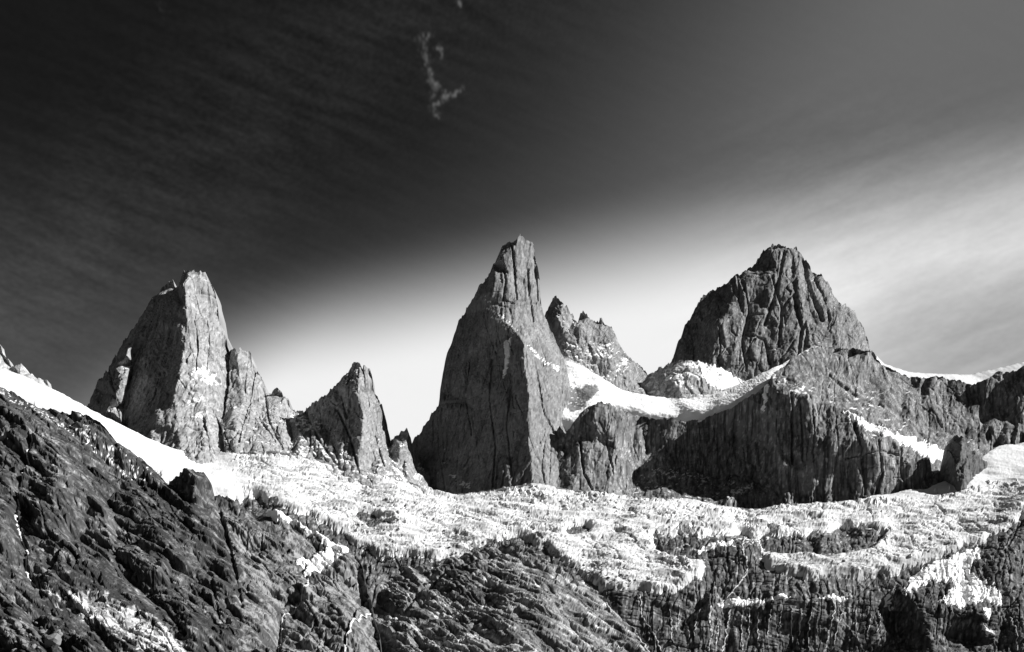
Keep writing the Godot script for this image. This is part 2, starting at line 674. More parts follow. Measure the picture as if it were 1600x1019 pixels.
	if thick > 0.0:
		var first := pos.size()
		for i in l.nc:
			var p := l.pos[i * l.nr]
			var q := l.pos[i * l.nr + l.nr - 1]
			var lo := minf(q.y, p.y)
			var rough := soft.get_noise_3dv(p * 0.01)
			pos.append(p + Vector3(0, -0.04 * thick * (1.0 + rough), -0.25 * thick * (1.0 + rough)))
			pos.append(Vector3(p.x, lerpf(p.y, lo, 0.5), p.z - thick * 0.7))
			pos.append(Vector3(p.x, lo - 60.0, p.z - thick))
			for s in 3:
				colors.append(Color(base, base, base))
		for i in l.nc - 1:
			var a := first + i * 3
			var t := i * l.nr
			idx.append_array([t, a, t + l.nr, t + l.nr, a, a + 3])
			for s in 2:
				idx.append_array([a + s, a + s + 1, a + s + 3, a + s + 3, a + s + 1, a + s + 4])
	var mi := MeshInstance3D.new()
	mi.name = o.get("part", "rock_face")
	mi.mesh = mesh_of(pos, colors, idx)
	mi.material_override = rock_material
	l.node.add_child(mi, true)
	return l

# running mean over a grid of w by h
func blurred(m: PackedFloat32Array, w: int, h: int, r: int) -> PackedFloat32Array:
	var a := PackedFloat32Array()
	a.resize(m.size())
	var k := 1.0 / (2 * r + 1)
	for j in h:
		var sum := 0.0
		for i in range(-r, r):
			sum += m[j * w + clampi(i, 0, w - 1)]
		for i in w:
			sum += m[j * w + mini(i + r, w - 1)]
			a[j * w + i] = sum * k
			sum -= m[j * w + maxi(i - r, 0)]
	var b := PackedFloat32Array()
	b.resize(m.size())
	for i in w:
		var sum := 0.0
		for j in range(-r, r):
			sum += a[clampi(j, 0, h - 1) * w + i]
		for j in h:
			sum += a[mini(j + r, h - 1) * w + i]
			b[j * w + i] = sum * k
			sum -= a[maxi(j - r, 0) * w + i]
	return b

# ------------------------------------------------------------------ snow or ice lying on a landform
func drape(l: Land, parent: Node3D, called: String, o: Dictionary) -> MeshInstance3D:
	var n := l.pos.size()
	var on := PackedByteArray()
	on.resize(n)
	var rough: float = o.get("rough", 5.0)
	for p in o.outlines:
		for v in inside(l, p, rough, o.get("grain", 1.0)):
			on[v] = 1
	for p in o.get("holes", []):
		for v in inside(l, p, rough, o.get("grain", 1.0)):
			on[v] = 0
	var edge := PackedFloat32Array()
	var rim: int = o.get("rim", 0)
	if rim > 0:
		var whole := PackedFloat32Array()
		whole.resize(n)
		for v in n:
			whole[v] = on[v]
		edge = blurred(whole, l.nr, l.nc, rim)
	var amp := PackedFloat32Array()
	amp.resize(n)
	amp.fill(o.get("calm", 0.2))
	for e in o.get("broken", []):
		for v in inside(l, e[0], 14.0):
			amp[v] = e[1]
	var cut := PackedFloat32Array()
	cut.resize(n)
	for k in o.get("crevasses", 0):
		var v := rng.randi() % n
		while amp[v] < 0.5:
			v = rng.randi() % n
		var q := Vector2(l.x0 + (v / l.nr) * l.step, l.py(v / l.nr, v % l.nr))
		var turn := deg_to_rad(8.0 + rng.randfn() * 16.0)
		var way := [q.x, q.y]
		var long := rng.randf_range(8.0, 46.0)
		for b in 4:
			q += Vector2(cos(turn), sin(turn)) * long * 0.25
			turn += rng.randfn() * 0.2
			way.append_array([q.x, q.y])
		carve(l, cut, way, rng.randf_range(1.5, 2.8), -rng.randf_range(1.0, 4.5))
	var keep := PackedInt32Array()
	keep.resize(n)
	keep.fill(-1)
	var pos := PackedVector3Array()
	var col := PackedColorArray()
	var idx := PackedInt32Array()
	var bands: Array = o.get("bands", [])
	var thick: float = o.get("thick", 3.0)
	var dir: Vector3 = o.get("dir", Vector3(0, 0.8, 0.6)).normalized()
	var alb: float = o.get("albedo", 0.85)
	var dirt: float = o.get("dirt", 0.0)
	var ice: float = o.get("ice", alb)
	if l.ice.is_empty():
		l.ice.resize(n)
	for i in l.nc - 1:
		for j in l.nr - 1:
			var a := i * l.nr + j
			var q := [a, a + l.nr, a + 1, a + l.nr + 1]
			if on[q[0]] + on[q[1]] + on[q[2]] + on[q[3]] == 0:
				continue
			for v in q:
				if keep[v] >= 0:
					continue
				keep[v] = pos.size()
				var p := l.pos[v]
				if on[v]:
					var h := thick + sum_bands(bands, p) * amp[v] + cut[v]
					if rim > 0:
						h *= 0.1 + 0.9 * sstep(0.4, 0.95, edge[v])
					l.ice[v] = maxf(h, 0.6)
					pos.append(p + dir * maxf(h, 0.6))
				else:
					pos.append(p - dir * 0.5)
				var c := (ice if amp[v] > 0.5 else alb) * (1.0 + 0.1 * soft.get_noise_3dv(p * 0.03) + 0.1 * fine.get_noise_3dv(p * 0.1))
				if dirt > 0.0 and amp[v] > 0.5:
					if soft.get_noise_3d(p.x * 0.012, p.y * 0.05, p.z * 0.02) + 0.25 * fine.get_noise_3dv(p * 0.07) > 0.2:
						c *= 0.66
					if fine.get_noise_3d(p.x * 0.16, p.y * 0.22, p.z * 0.12) + 0.6 * soft.get_noise_3dv(p * 0.009) > 0.56 - dirt:
						c *= 0.3
				col.append(Color(c, c, c))
			idx.append_array([keep[a], keep[a + l.nr], keep[a + 1], keep[a + 1], keep[a + l.nr], keep[a + l.nr + 1]])
	var mi := MeshInstance3D.new()
	mi.name = called
	mi.mesh = mesh_of(pos, col, idx)
	mi.material_override = snow_material
	if o.has("label"):
		mi.set_meta("label", o.label)
	if parent == self:
		mi.name = numbered(called)
		tag(mi, o.label, o.category)
	parent.add_child(mi, true)
	return mi

func spot(l: Land, px: float, py: float) -> Vector3:
	var i := clampi(roundi((px - l.x0) / l.step), 0, l.nc - 1)
	var j := clampi(roundi((py - l.y0) / l.step), 0, l.nr - 1)
	var v := i * l.nr + j
	return l.pos[v] + l.disp * (l.ice[v] if not l.ice.is_empty() else 0.0)

# ================================================================== the peaks
func joints(s: float, tilt := 0.0, up := 4.0) -> Array:
	return [
		band(swell, 90, 110 * up, 90, tilt, 4.5 * s, 3),
		band(swell, 40, 50 * up, 40, tilt + 11, 2.2 * s, 3),
		band(swell, 60 * up, 46, 60 * up, tilt - 9, 1.6 * s, 3),
		band(soft, 34, 34 * up * 1.6, 120, tilt + 3, 4.4 * s, 4),
		band(soft, 11, 11 * up * 1.6, 50, tilt + 7, 1.6 * s, 4),
		band(fine, 6, 6 * up * 0.5, 6, tilt, 0.5 * s),
	]

# tilt: the lean of the beds, degrees down to the east
func beds(s: float, tilt: float, l1 := 20.0, l2 := 7.0) -> Array:
	return [
		band(soft, l1, l1 * 16.0, l1 * 14.0, tilt - 90.0, 0.30 * l1 * s, 4),
		band(soft, l2, l2 * 20.0, l2 * 18.0, tilt - 84.0, 0.30 * l2 * s, 4),
		band(soft, l2 * 0.45, l2 * 10.0, l2 * 9.0, tilt - 93.0, 0.12 * l2 * s, 4),
		band(swell, 160, 30, 160, tilt - 8.0, 4.0 * s, 3),
		band(swell, 60, 240, 160, tilt + 40.0, 5.0 * s, 3),
		band(fine, 3.5, 2.4, 3.5, 0, 0.5 * s),
	]

func cuts(s: float, tilt: float, up: float) -> Array:
	return [[38.0, up, tilt, 9.0 * s], [15.0, up, tilt + 6.0, 4.6 * s], [6.5, up * 0.9, tilt - 4.0, 2.1 * s]]

var headwall: Land
var spire: Land
var tower: Land
var saddle: Land
var back_peak: Land
var knoll: Land
var dome: Land
var pyramid: Land
var small_peak: Land

func build_peaks() -> void:
	land("pale_outcrop", "small pale rock outcrop poking up behind the top of the snow slope", "outcrop", {
		"top": [-60, 500, 2180, -20, 520, 2180, 0, 538, 2170, 5, 557, 2170, 12, 560, 2160, 16, 573, 2170, 20, 570, 2160, 32, 568, 2160, 43, 582, 2170, 53, 587, 2170, 63, 592, 2170, 72, 593, 2170, 76, 606, 2180, 92, 628, 2190],
		"bot": [-60, 660, 2100, 92, 660, 2120], "pts": [0, 590, 2120, 30, 590, 2100, 50, 610, 2110],
		"tints": [[band(fine, 5, 34, 20, 0.0, 0), 0.2, 0.34, 0.5], [band(fine, 7, 22, 20, 4.0, 0), 0.22, 0.36, 1.5], [band(soft, 16, 130, 40, 0.0, 0), 0.1, 0.3, 0.7]], "bands": joints(0.5, 0.0, 3.0), "facets": cuts(0.4, 0.0, 1.6), "albedo": 0.33, "jag": 3.0, "thick": 80.0, "warp": 3.0})

	tower = land("rock_tower", "pale blocky-topped granite tower with snow-dusted ledges beside the upper snow slope", "rock tower", {
		"top": [122, 640, 2640, 133, 630, 2640, 138, 617, 2645, 147, 600, 2650, 160, 582, 2640, 168, 575, 2640, 177, 563, 2645, 190, 543, 2650, 208, 518, 2660, 217, 507, 2660, 230, 487, 2670, 240, 470, 2670, 250, 460, 2670, 258, 450, 2665, 266, 444, 2655, 271, 439, 2650, 274, 453, 2660, 280, 446, 2650, 284, 436, 2630, 288, 425, 2600, 300, 424, 2600, 321, 425, 2620, 323, 437, 2630, 333, 450, 2640, 337, 463, 2650, 341, 483, 2660, 341, 500, 2660, 350, 520, 2670, 354, 530, 2680, 356, 545, 2700, 370, 545, 2650, 390, 547, 2680, 393, 560, 2680, 397, 577, 2690, 402, 578, 2690, 408, 590, 2690, 417, 610, 2700, 424, 606, 2670, 432, 603, 2660, 438, 607, 2680, 443, 618, 2690, 450, 624, 2700, 452, 637, 2720, 466, 648, 2740],
		"bot": [122, 740, 2330, 230, 745, 2300, 300, 760, 2240, 380, 760, 2250, 466, 770, 2290],
		"pts": [286, 450, 2565, 289, 480, 2535, 287, 530, 2500, 284, 590, 2450, 262, 640, 2415, 232, 690, 2370,
			214, 530, 2600, 208, 570, 2575, 200, 610, 2550, 194, 640, 2530, 196, 676, 2470, 240, 520, 2595, 240, 600, 2515,
			198, 555, 2500, 190, 590, 2465, 182, 620, 2450, 186, 655, 2430, 160, 640, 2470, 148, 622, 2540, 165, 590, 2520, 178, 572, 2540,
			312, 460, 2600, 320, 500, 2590, 330, 540, 2580, 306, 560, 2500, 325, 590, 2510, 348, 580, 2600, 347, 640, 2540,
			300, 640, 2420, 285, 690, 2340, 325, 650, 2430, 318, 700, 2320, 340, 690, 2400, 305, 610, 2450, 345, 720, 2340,
			372, 580, 2600, 385, 620, 2570, 365, 640, 2500, 375, 690, 2390, 398, 600, 2640, 400, 660, 2520, 420, 700, 2400, 430, 650, 2580, 445, 690, 2480],
		"seams": [[[397, 577, 391, 610, 379, 650, 372, 690], 2.4, -12.0], [[355, 543, 352, 600, 345, 650], 4.0, -20.0], [[168, 575, 178, 610, 187, 662], 2.5, -12.0], [[329, 640, 342, 665, 349, 705], 4.0, -16.0], [[316, 650, 326, 700], 3.0, -12.0], [[289, 461, 312, 458, 337, 465], 2.2, -6.0], [[290, 482, 308, 486, 341, 492], 2.2, -5.0], [[306, 470, 302, 500, 308, 540, 304, 580], 2.4, -7.0], [[322, 500, 326, 540, 320, 575], 2.4, -7.0], [[385, 560, 380, 600, 384, 640], 2.2, -6.0], [[402, 650, 430, 690], 2.4, -8.0], [[410, 610, 420, 660, 440, 700], 3.0, -10.0]], "cracks": [[70, 96, 10, 7.0, 60], [40, 100, 26, 5.0, 30], [20, 12, 14, 4.0, 30]], "bands": joints(1.0, 4.0, 4.0), "facets": cuts(1.4, 4.0, 2.4), "albedo": 0.265, "jag": 4.6, "warp": 6.0, "thick": 260.0, "mottle": 0.2,
		"tints": [[band(fine, 5, 34, 20, 5.0, 0), 0.2, 0.34, 0.5], [band(fine, 7, 22, 20, 9.0, 0), 0.22, 0.36, 1.45], [band(soft, 16, 130, 40, 5.0, 0), 0.1, 0.3, 0.7]],
		"paint": [[[294, 588, 306, 570, 322, 574, 345, 596, 330, 600, 312, 592], 0.82, 6.0, 0.5, 14.0], [[290, 628, 312, 616, 318, 622, 300, 634], 0.8, 4.0, 0.5, 10.0], [[296, 650, 322, 640, 330, 646, 305, 655], 0.8, 4.0, 0.5, 10.0]],
		"ledge": [[[130, 560, 470, 560, 470, 740, 130, 740], 0.95]]})

	small_peak = land("pointed_peak", "smaller pointed grey peak with split summit and a separate rock finger beside it", "peak", {
		"top": [440, 640, 2740, 452, 637, 2730, 463, 642, 2720, 476, 640, 2700, 487, 632, 2690, 507, 623, 2670, 520, 610, 2650, 533, 593, 2630, 540, 580, 2610, 550, 567, 2590, 560, 563, 2580, 564, 569, 2590, 568, 567, 2590, 577, 573, 2610, 582, 590, 2630, 584, 613, 2640, 597, 633, 2660, 600, 647, 2670, 607, 673, 2690, 610, 694, 2690, 616, 683, 2640, 622, 673, 2610, 635, 668, 2600, 642, 683, 2620, 646, 702, 2640, 656, 722, 2660, 672, 745, 2600],
		"bot": [440, 770, 2240, 533, 790, 2230, 590, 795, 2240, 672, 800, 2260],
		"pts": [545, 600, 2540, 562, 600, 2520, 566, 640, 2480, 572, 600, 2560, 580, 650, 2560, 540, 640, 2530, 520, 640, 2570, 500, 650, 2580, 515, 680, 2500, 540, 690, 2440, 565, 690, 2420, 590, 700, 2480, 600, 720, 2460, 470, 680, 2520, 490, 710, 2420, 530, 728, 2350, 560, 730, 2350, 585, 745, 2330, 626, 700, 2530, 632, 720, 2500, 615, 725, 2480, 640, 755, 2380],
		"seams": [[[564, 568, 569, 600, 575, 632], 3.0, -14.0], [[528, 640, 546, 680, 560, 736], 3.0, -12.0], [[590, 640, 585, 680, 600, 730], 2.6, -9.0], [[545, 590, 535, 620, 541, 650], 2.6, -8.0], [[476, 640, 500, 690, 530, 732], 3.0, -10.0]], "cracks": [[40, 80, 14, 6.0, 45], [20, 40, 20, 5.0, 30]], "tints": [[band(fine, 5, 34, 20, 0.0, 0), 0.2, 0.34, 0.5], [band(fine, 7, 22, 20, 4.0, 0), 0.22, 0.36, 1.5], [band(soft, 16, 130, 40, 0.0, 0), 0.1, 0.3, 0.7]], "bands": joints(1.0, -8.0, 3.0), "facets": cuts(1.35, -8.0, 1.8), "albedo": 0.23, "jag": 4.2, "warp": 6.0, "thick": 220.0,
		"ledge": [[[450, 640, 520, 660, 560, 740, 440, 740], 0.85], [[590, 690, 670, 690, 670, 780, 590, 780], 0.85]]})

	back_peak = land("jagged_peak", "toothed rock ridge streaked with snow ledges beside the tall spire", "peak", {
		"top": [838, 520, 3080, 848, 500, 3070, 854, 487, 3060, 861, 471, 3040, 869, 463, 3030, 878, 474, 3040, 894, 491, 3050, 903, 502, 3060, 907, 488, 3030, 911, 485, 3030, 916, 487, 3030, 920, 496, 3040, 936, 502, 3050, 938, 494, 3030, 941, 494, 3030, 944, 506, 3040, 956, 507, 3040, 962, 518, 3050, 969, 540, 3060, 982, 557, 3060, 1000, 571, 3060, 1013, 588, 3060, 1030, 606, 3050, 1045, 640, 3040],
		"bot": [838, 690, 2760, 960, 690, 2760, 1045, 690, 2780],
		"pts": [870, 500, 2990, 885, 520, 2970, 880, 560, 2900, 910, 510, 2970, 925, 540, 2930, 950, 540, 2960, 920, 580, 2860, 955, 575, 2890, 985, 590, 2900, 970, 610, 2830, 1010, 615, 2880],
		"cracks": [[30, 86, 14, 6.0, 40], [24, 20, 14, 5.0, 40]], "tints": [[band(fine, 5, 34, 20, 0.0, 0), 0.2, 0.34, 0.5], [band(fine, 7, 22, 20, 4.0, 0), 0.22, 0.36, 1.5], [band(soft, 16, 130, 40, 0.0, 0), 0.1, 0.3, 0.7]], "bands": joints(1.0, -5.0, 3.0), "facets": cuts(1.3, -5.0, 1.7), "albedo": 0.21, "jag": 4.2, "warp": 6.0, "thick": 240.0,
		"ledge": [[[850, 455, 895, 455, 900, 520, 850, 520], 0.8], [[865, 530, 965, 530, 985, 575, 940, 600, 870, 570], 0.74], [[900, 500, 1010, 500, 1040, 640, 960, 640], 0.92]]})

	dome = land("domed_peak", "broad domed rock massif scored by steep grooves behind the snow saddle", "peak", {
		"top": [1030, 590, 3260, 1048, 566, 3260, 1056, 550, 3270, 1058, 536, 3280, 1066, 525, 3280, 1071, 508, 3290, 1080, 492, 3300, 1091, 473, 3310, 1102, 460, 3310, 1118, 453, 3310, 1129, 444, 3310, 1148, 431, 3310, 1170, 419, 3310, 1181, 409, 3310, 1190, 398, 3310, 1199, 386, 3300, 1214, 379, 3290, 1228, 385, 3290, 1242, 386, 3290, 1250, 390, 3290, 1260, 403, 3290, 1275, 426, 3290, 1287, 433, 3280, 1297, 449, 3280, 1304, 464, 3280, 1310, 475, 3270, 1319, 475, 3260, 1327, 474, 3260, 1335, 486, 3270, 1341, 503, 3270, 1349, 522, 3270, 1360, 544, 3270, 1372, 560, 3270, 1385, 585, 3260],
		"bot": [1030, 680, 2960, 1200, 680, 2900, 1385, 680, 2960],
		"pts": [1146, 460, 3200, 1138, 485, 3160, 1120, 525, 3110, 1107, 570, 3040, 1085, 530, 3260, 1100, 490, 3270, 1090, 570, 3180, 1070, 560, 3230,
			1190, 440, 3200, 1215, 420, 3220, 1175, 500, 3130, 1200, 480, 3150, 1195, 560, 3020, 1160, 560, 3030, 1225, 480, 3140, 1240, 440, 3190, 1250, 500, 3120, 1235, 560, 3010, 1265, 470, 3170, 1270, 540, 3050,
			1262, 520, 3110, 1285, 480, 3180, 1280, 440, 3230, 1285, 530, 3090, 1308, 490, 3170, 1303, 530, 3090, 1325, 500, 3180, 1338, 535, 3150, 1320, 560, 3050, 1240, 600, 2980, 1110, 610, 3000],
		"seams": [[[1258, 405, 1266, 450, 1284, 500], 5.0, -18.0], [[1274, 432, 1286, 462, 1296, 500], 3.0, -12.0], [[1240, 462, 1252, 515, 1246, 565], 4.0, -14.0], [[1176, 522, 1196, 528, 1205, 565], 3.0, -10.0], [[1226, 392, 1214, 450, 1196, 505], 4.0, -12.0], [[1160, 440, 1172, 480, 1160, 530, 1168, 575], 3.0, -10.0], [[1208, 430, 1222, 480, 1218, 540], 3.0, -10.0], [[1322, 478, 1332, 510, 1345, 545], 3.0, -9.0], [[1260, 520, 1254, 560], 4.0, -14.0]], "cracks": [[70, 96, 14, 6.0, 60], [40, 70, 20, 5.0, 35]], "bands": joints(0.75, 6.0, 4.0), "facets": cuts(1.6, 6.0, 2.2), "albedo": 0.165, "jag": 4.2, "warp": 7.0, "thick": 320.0, "mottle": 0.3,
		"tints": [[band(fine, 5, 34, 20, 6.0, 0), 0.2, 0.34, 0.5], [band(fine, 7, 22, 20, 10.0, 0), 0.22, 0.36, 1.7], [band(soft, 16, 130, 40, 6.0, 0), 0.1, 0.3, 0.7]],
		"paint": [],
		"ledge": [[[1030, 370, 1390, 370, 1390, 600, 1030, 600], 0.95]]})

	knoll = land("snowy_knoll", "low rounded rock knoll half covered in snow between two peaks", "knoll", {
		"top": [995, 606, 2960, 1016, 585, 2950, 1036, 573, 2930, 1049, 565, 2920, 1077, 561, 2910, 1095, 564, 2920, 1115, 570, 2930, 1141, 583, 2940, 1160, 595, 2950, 1185, 606, 2960],
		"bot": [995, 680, 2820, 1090, 680, 2790, 1185, 680, 2830],
		"pts": [1050, 590, 2880, 1080, 590, 2860, 1110, 600, 2860, 1060, 610, 2840],
		"cracks": [[24, 60, 40, 5.0, 24]], "tints": [[band(fine, 5, 34, 20, 0.0, 0), 0.2, 0.34, 0.5], [band(fine, 7, 22, 20, 4.0, 0), 0.22, 0.36, 1.5], [band(soft, 16, 130, 40, 0.0, 0), 0.1, 0.3, 0.7]], "bands": joints(0.8, 0.0, 2.0), "facets": cuts(0.9, 0.0, 1.2), "albedo": 0.28, "jag": 2.5, "warp": 6.0, "thick": 160.0,
		"ledge": [[[1000, 560, 1180, 560, 1180, 640, 1000, 640], 0.66]]})
	drape(knoll, knoll.node, "snow_patch", {"outlines": [[1084, 565, 1115, 569, 1145, 585, 1160, 598, 1150, 612, 1120, 606, 1105, 596, 1098, 580], [1040, 592, 1062, 588, 1080, 582, 1078, 588, 1060, 594]], "holes": [[1098, 572, 1112, 576, 1106, 582, 1096, 578], [1118, 582, 1132, 588, 1122, 592]], "rough": 5.0, "thick": 2.0})

	spire = land("rock_spire", "tallest sharp granite spire with a smooth broad face and one pale ice streak", "rock spire", {
		"top": [630, 712, 2760, 644, 690, 2760, 654, 676, 2770, 664, 663, 2780, 676, 647, 2790, 686, 633, 2800, 688, 610, 2810, 695, 566, 2830, 704, 540, 2840, 715, 505, 2850, 726, 487, 2845, 746, 452, 2800, 757, 438, 2790, 764, 428, 2780, 772, 412, 2775, 779, 398, 2770, 786, 383, 2765, 792, 379, 2760, 799, 380, 2755, 804, 374, 2745, 810, 369, 2740, 816, 367, 2740, 820, 372, 2750, 825, 377, 2760, 829, 378, 2760, 834, 379, 2765, 836, 394, 2775, 841, 421, 2785, 844, 447, 2790, 845, 478, 2795, 854, 500, 2790, 861, 518, 2785, 870, 538, 2785, 880, 558, 2790, 890, 600, 2760, 900, 660, 2720],
		"bot": [630, 800, 2560, 700, 800, 2480, 740, 800, 2430, 832, 800, 2330, 870, 800, 2380, 900, 800, 2420],
		"pts": [752, 462, 2730, 766, 478, 2680, 778, 494, 2650, 794, 508, 2625, 808, 522, 2605, 818, 540, 2585, 821, 575, 2560, 828, 620, 2525, 829, 660, 2490, 828, 720, 2440, 832, 765, 2380,
			700, 640, 2700, 720, 560, 2740, 750, 520, 2700, 740, 640, 2630, 770, 600, 2620, 780, 700, 2520, 720, 720, 2600, 690, 690, 2690, 660, 710, 2710, 740, 770, 2480, 690, 770, 2540,
			787, 402, 2722, 775, 430, 2708, 769, 455, 2690, 796, 430, 2718, 800, 470, 2688, 812, 420, 2730, 818, 480, 2706, 808, 380, 2738, 828, 400, 2758, 833, 450, 2756, 836, 490, 2738, 822, 505, 2668, 845, 530, 2680, 812, 510, 2645,
			835, 560, 2610, 850, 580, 2630, 862, 560, 2690, 845, 620, 2570, 862, 620, 2620, 868, 655, 2600, 850, 680, 2520, 872, 690, 2560, 850, 740, 2440, 880, 740, 2500, 884, 620, 2700],
		"seams": [[[800, 384, 804, 420, 807, 468], 2.4, -11.0], [[824, 420, 827, 465, 833, 502], 2.8, -11.0], [[834, 400, 838, 440, 840, 470], 2.4, -8.0], [[784, 400, 790, 440, 786, 470], 2.6, -8.0], [[790, 470, 812, 478, 838, 474], 2.0, -5.0], [[700, 600, 690, 650, 694, 700], 2.4, -6.0], [[735, 560, 728, 620, 738, 680], 2.4, -6.0], [[770, 560, 765, 620, 775, 700, 770, 760], 2.4, -7.0], [[800, 600, 792, 660, 800, 740], 2.4, -6.0], [[688, 632, 720, 628, 760, 610], 2.4, -7.0], [[835, 560, 842, 600, 848, 640, 862, 668, 876, 690], 2.8, -9.0], [[850, 690, 846, 730, 852, 765], 2.4, -6.0]], "cracks": [[60, 94, 8, 5.0, 80], [40, 98, 16, 4.0, 40], [14, 150, 20, 3.0, 40]], "bands": joints(0.7, 4.0, 5.0), "facets": cuts(0.85, 4.0, 2.8),
		"albedo": 0.19, "jag": 3.6, "warp": 5.0, "thick": 300.0, "mottle": 0.16,
		"tints": [[band(fine, 5, 34, 20, 3.0, 0), 0.2, 0.34, 0.58], [band(fine, 7, 22, 20, 7.0, 0), 0.22, 0.36, 1.4], [band(soft, 16, 130, 40, 3.0, 0), 0.1, 0.3, 0.7]],
		"paint": [[[752, 456, 764, 470, 780, 486, 792, 500, 806, 516, 800, 520, 784, 506, 766, 486], 0.8, 5.0, 0.42, 9.0], [[818, 532, 845, 556, 876, 578, 874, 582, 842, 560], 0.8, 3.0, 0.5, 9.0]],
		"ledge": [[[660, 700, 745, 700, 745, 780, 660, 780], 0.85], [[750, 360, 850, 360, 850, 520, 750, 520], 0.95]]})
	drape(spire, spire.node, "ice_streak", {"outlines": [[789, 531, 799, 526, 797, 550, 792, 575, 787, 592, 786, 590, 789, 560, 788, 540]], "rough": 2.0, "thick": 3.0, "dir": Vector3(-0.3, 0.1, 1), "albedo": 0.8, "label": "narrow pale ice streak tapering downward"})

	build_headwall()

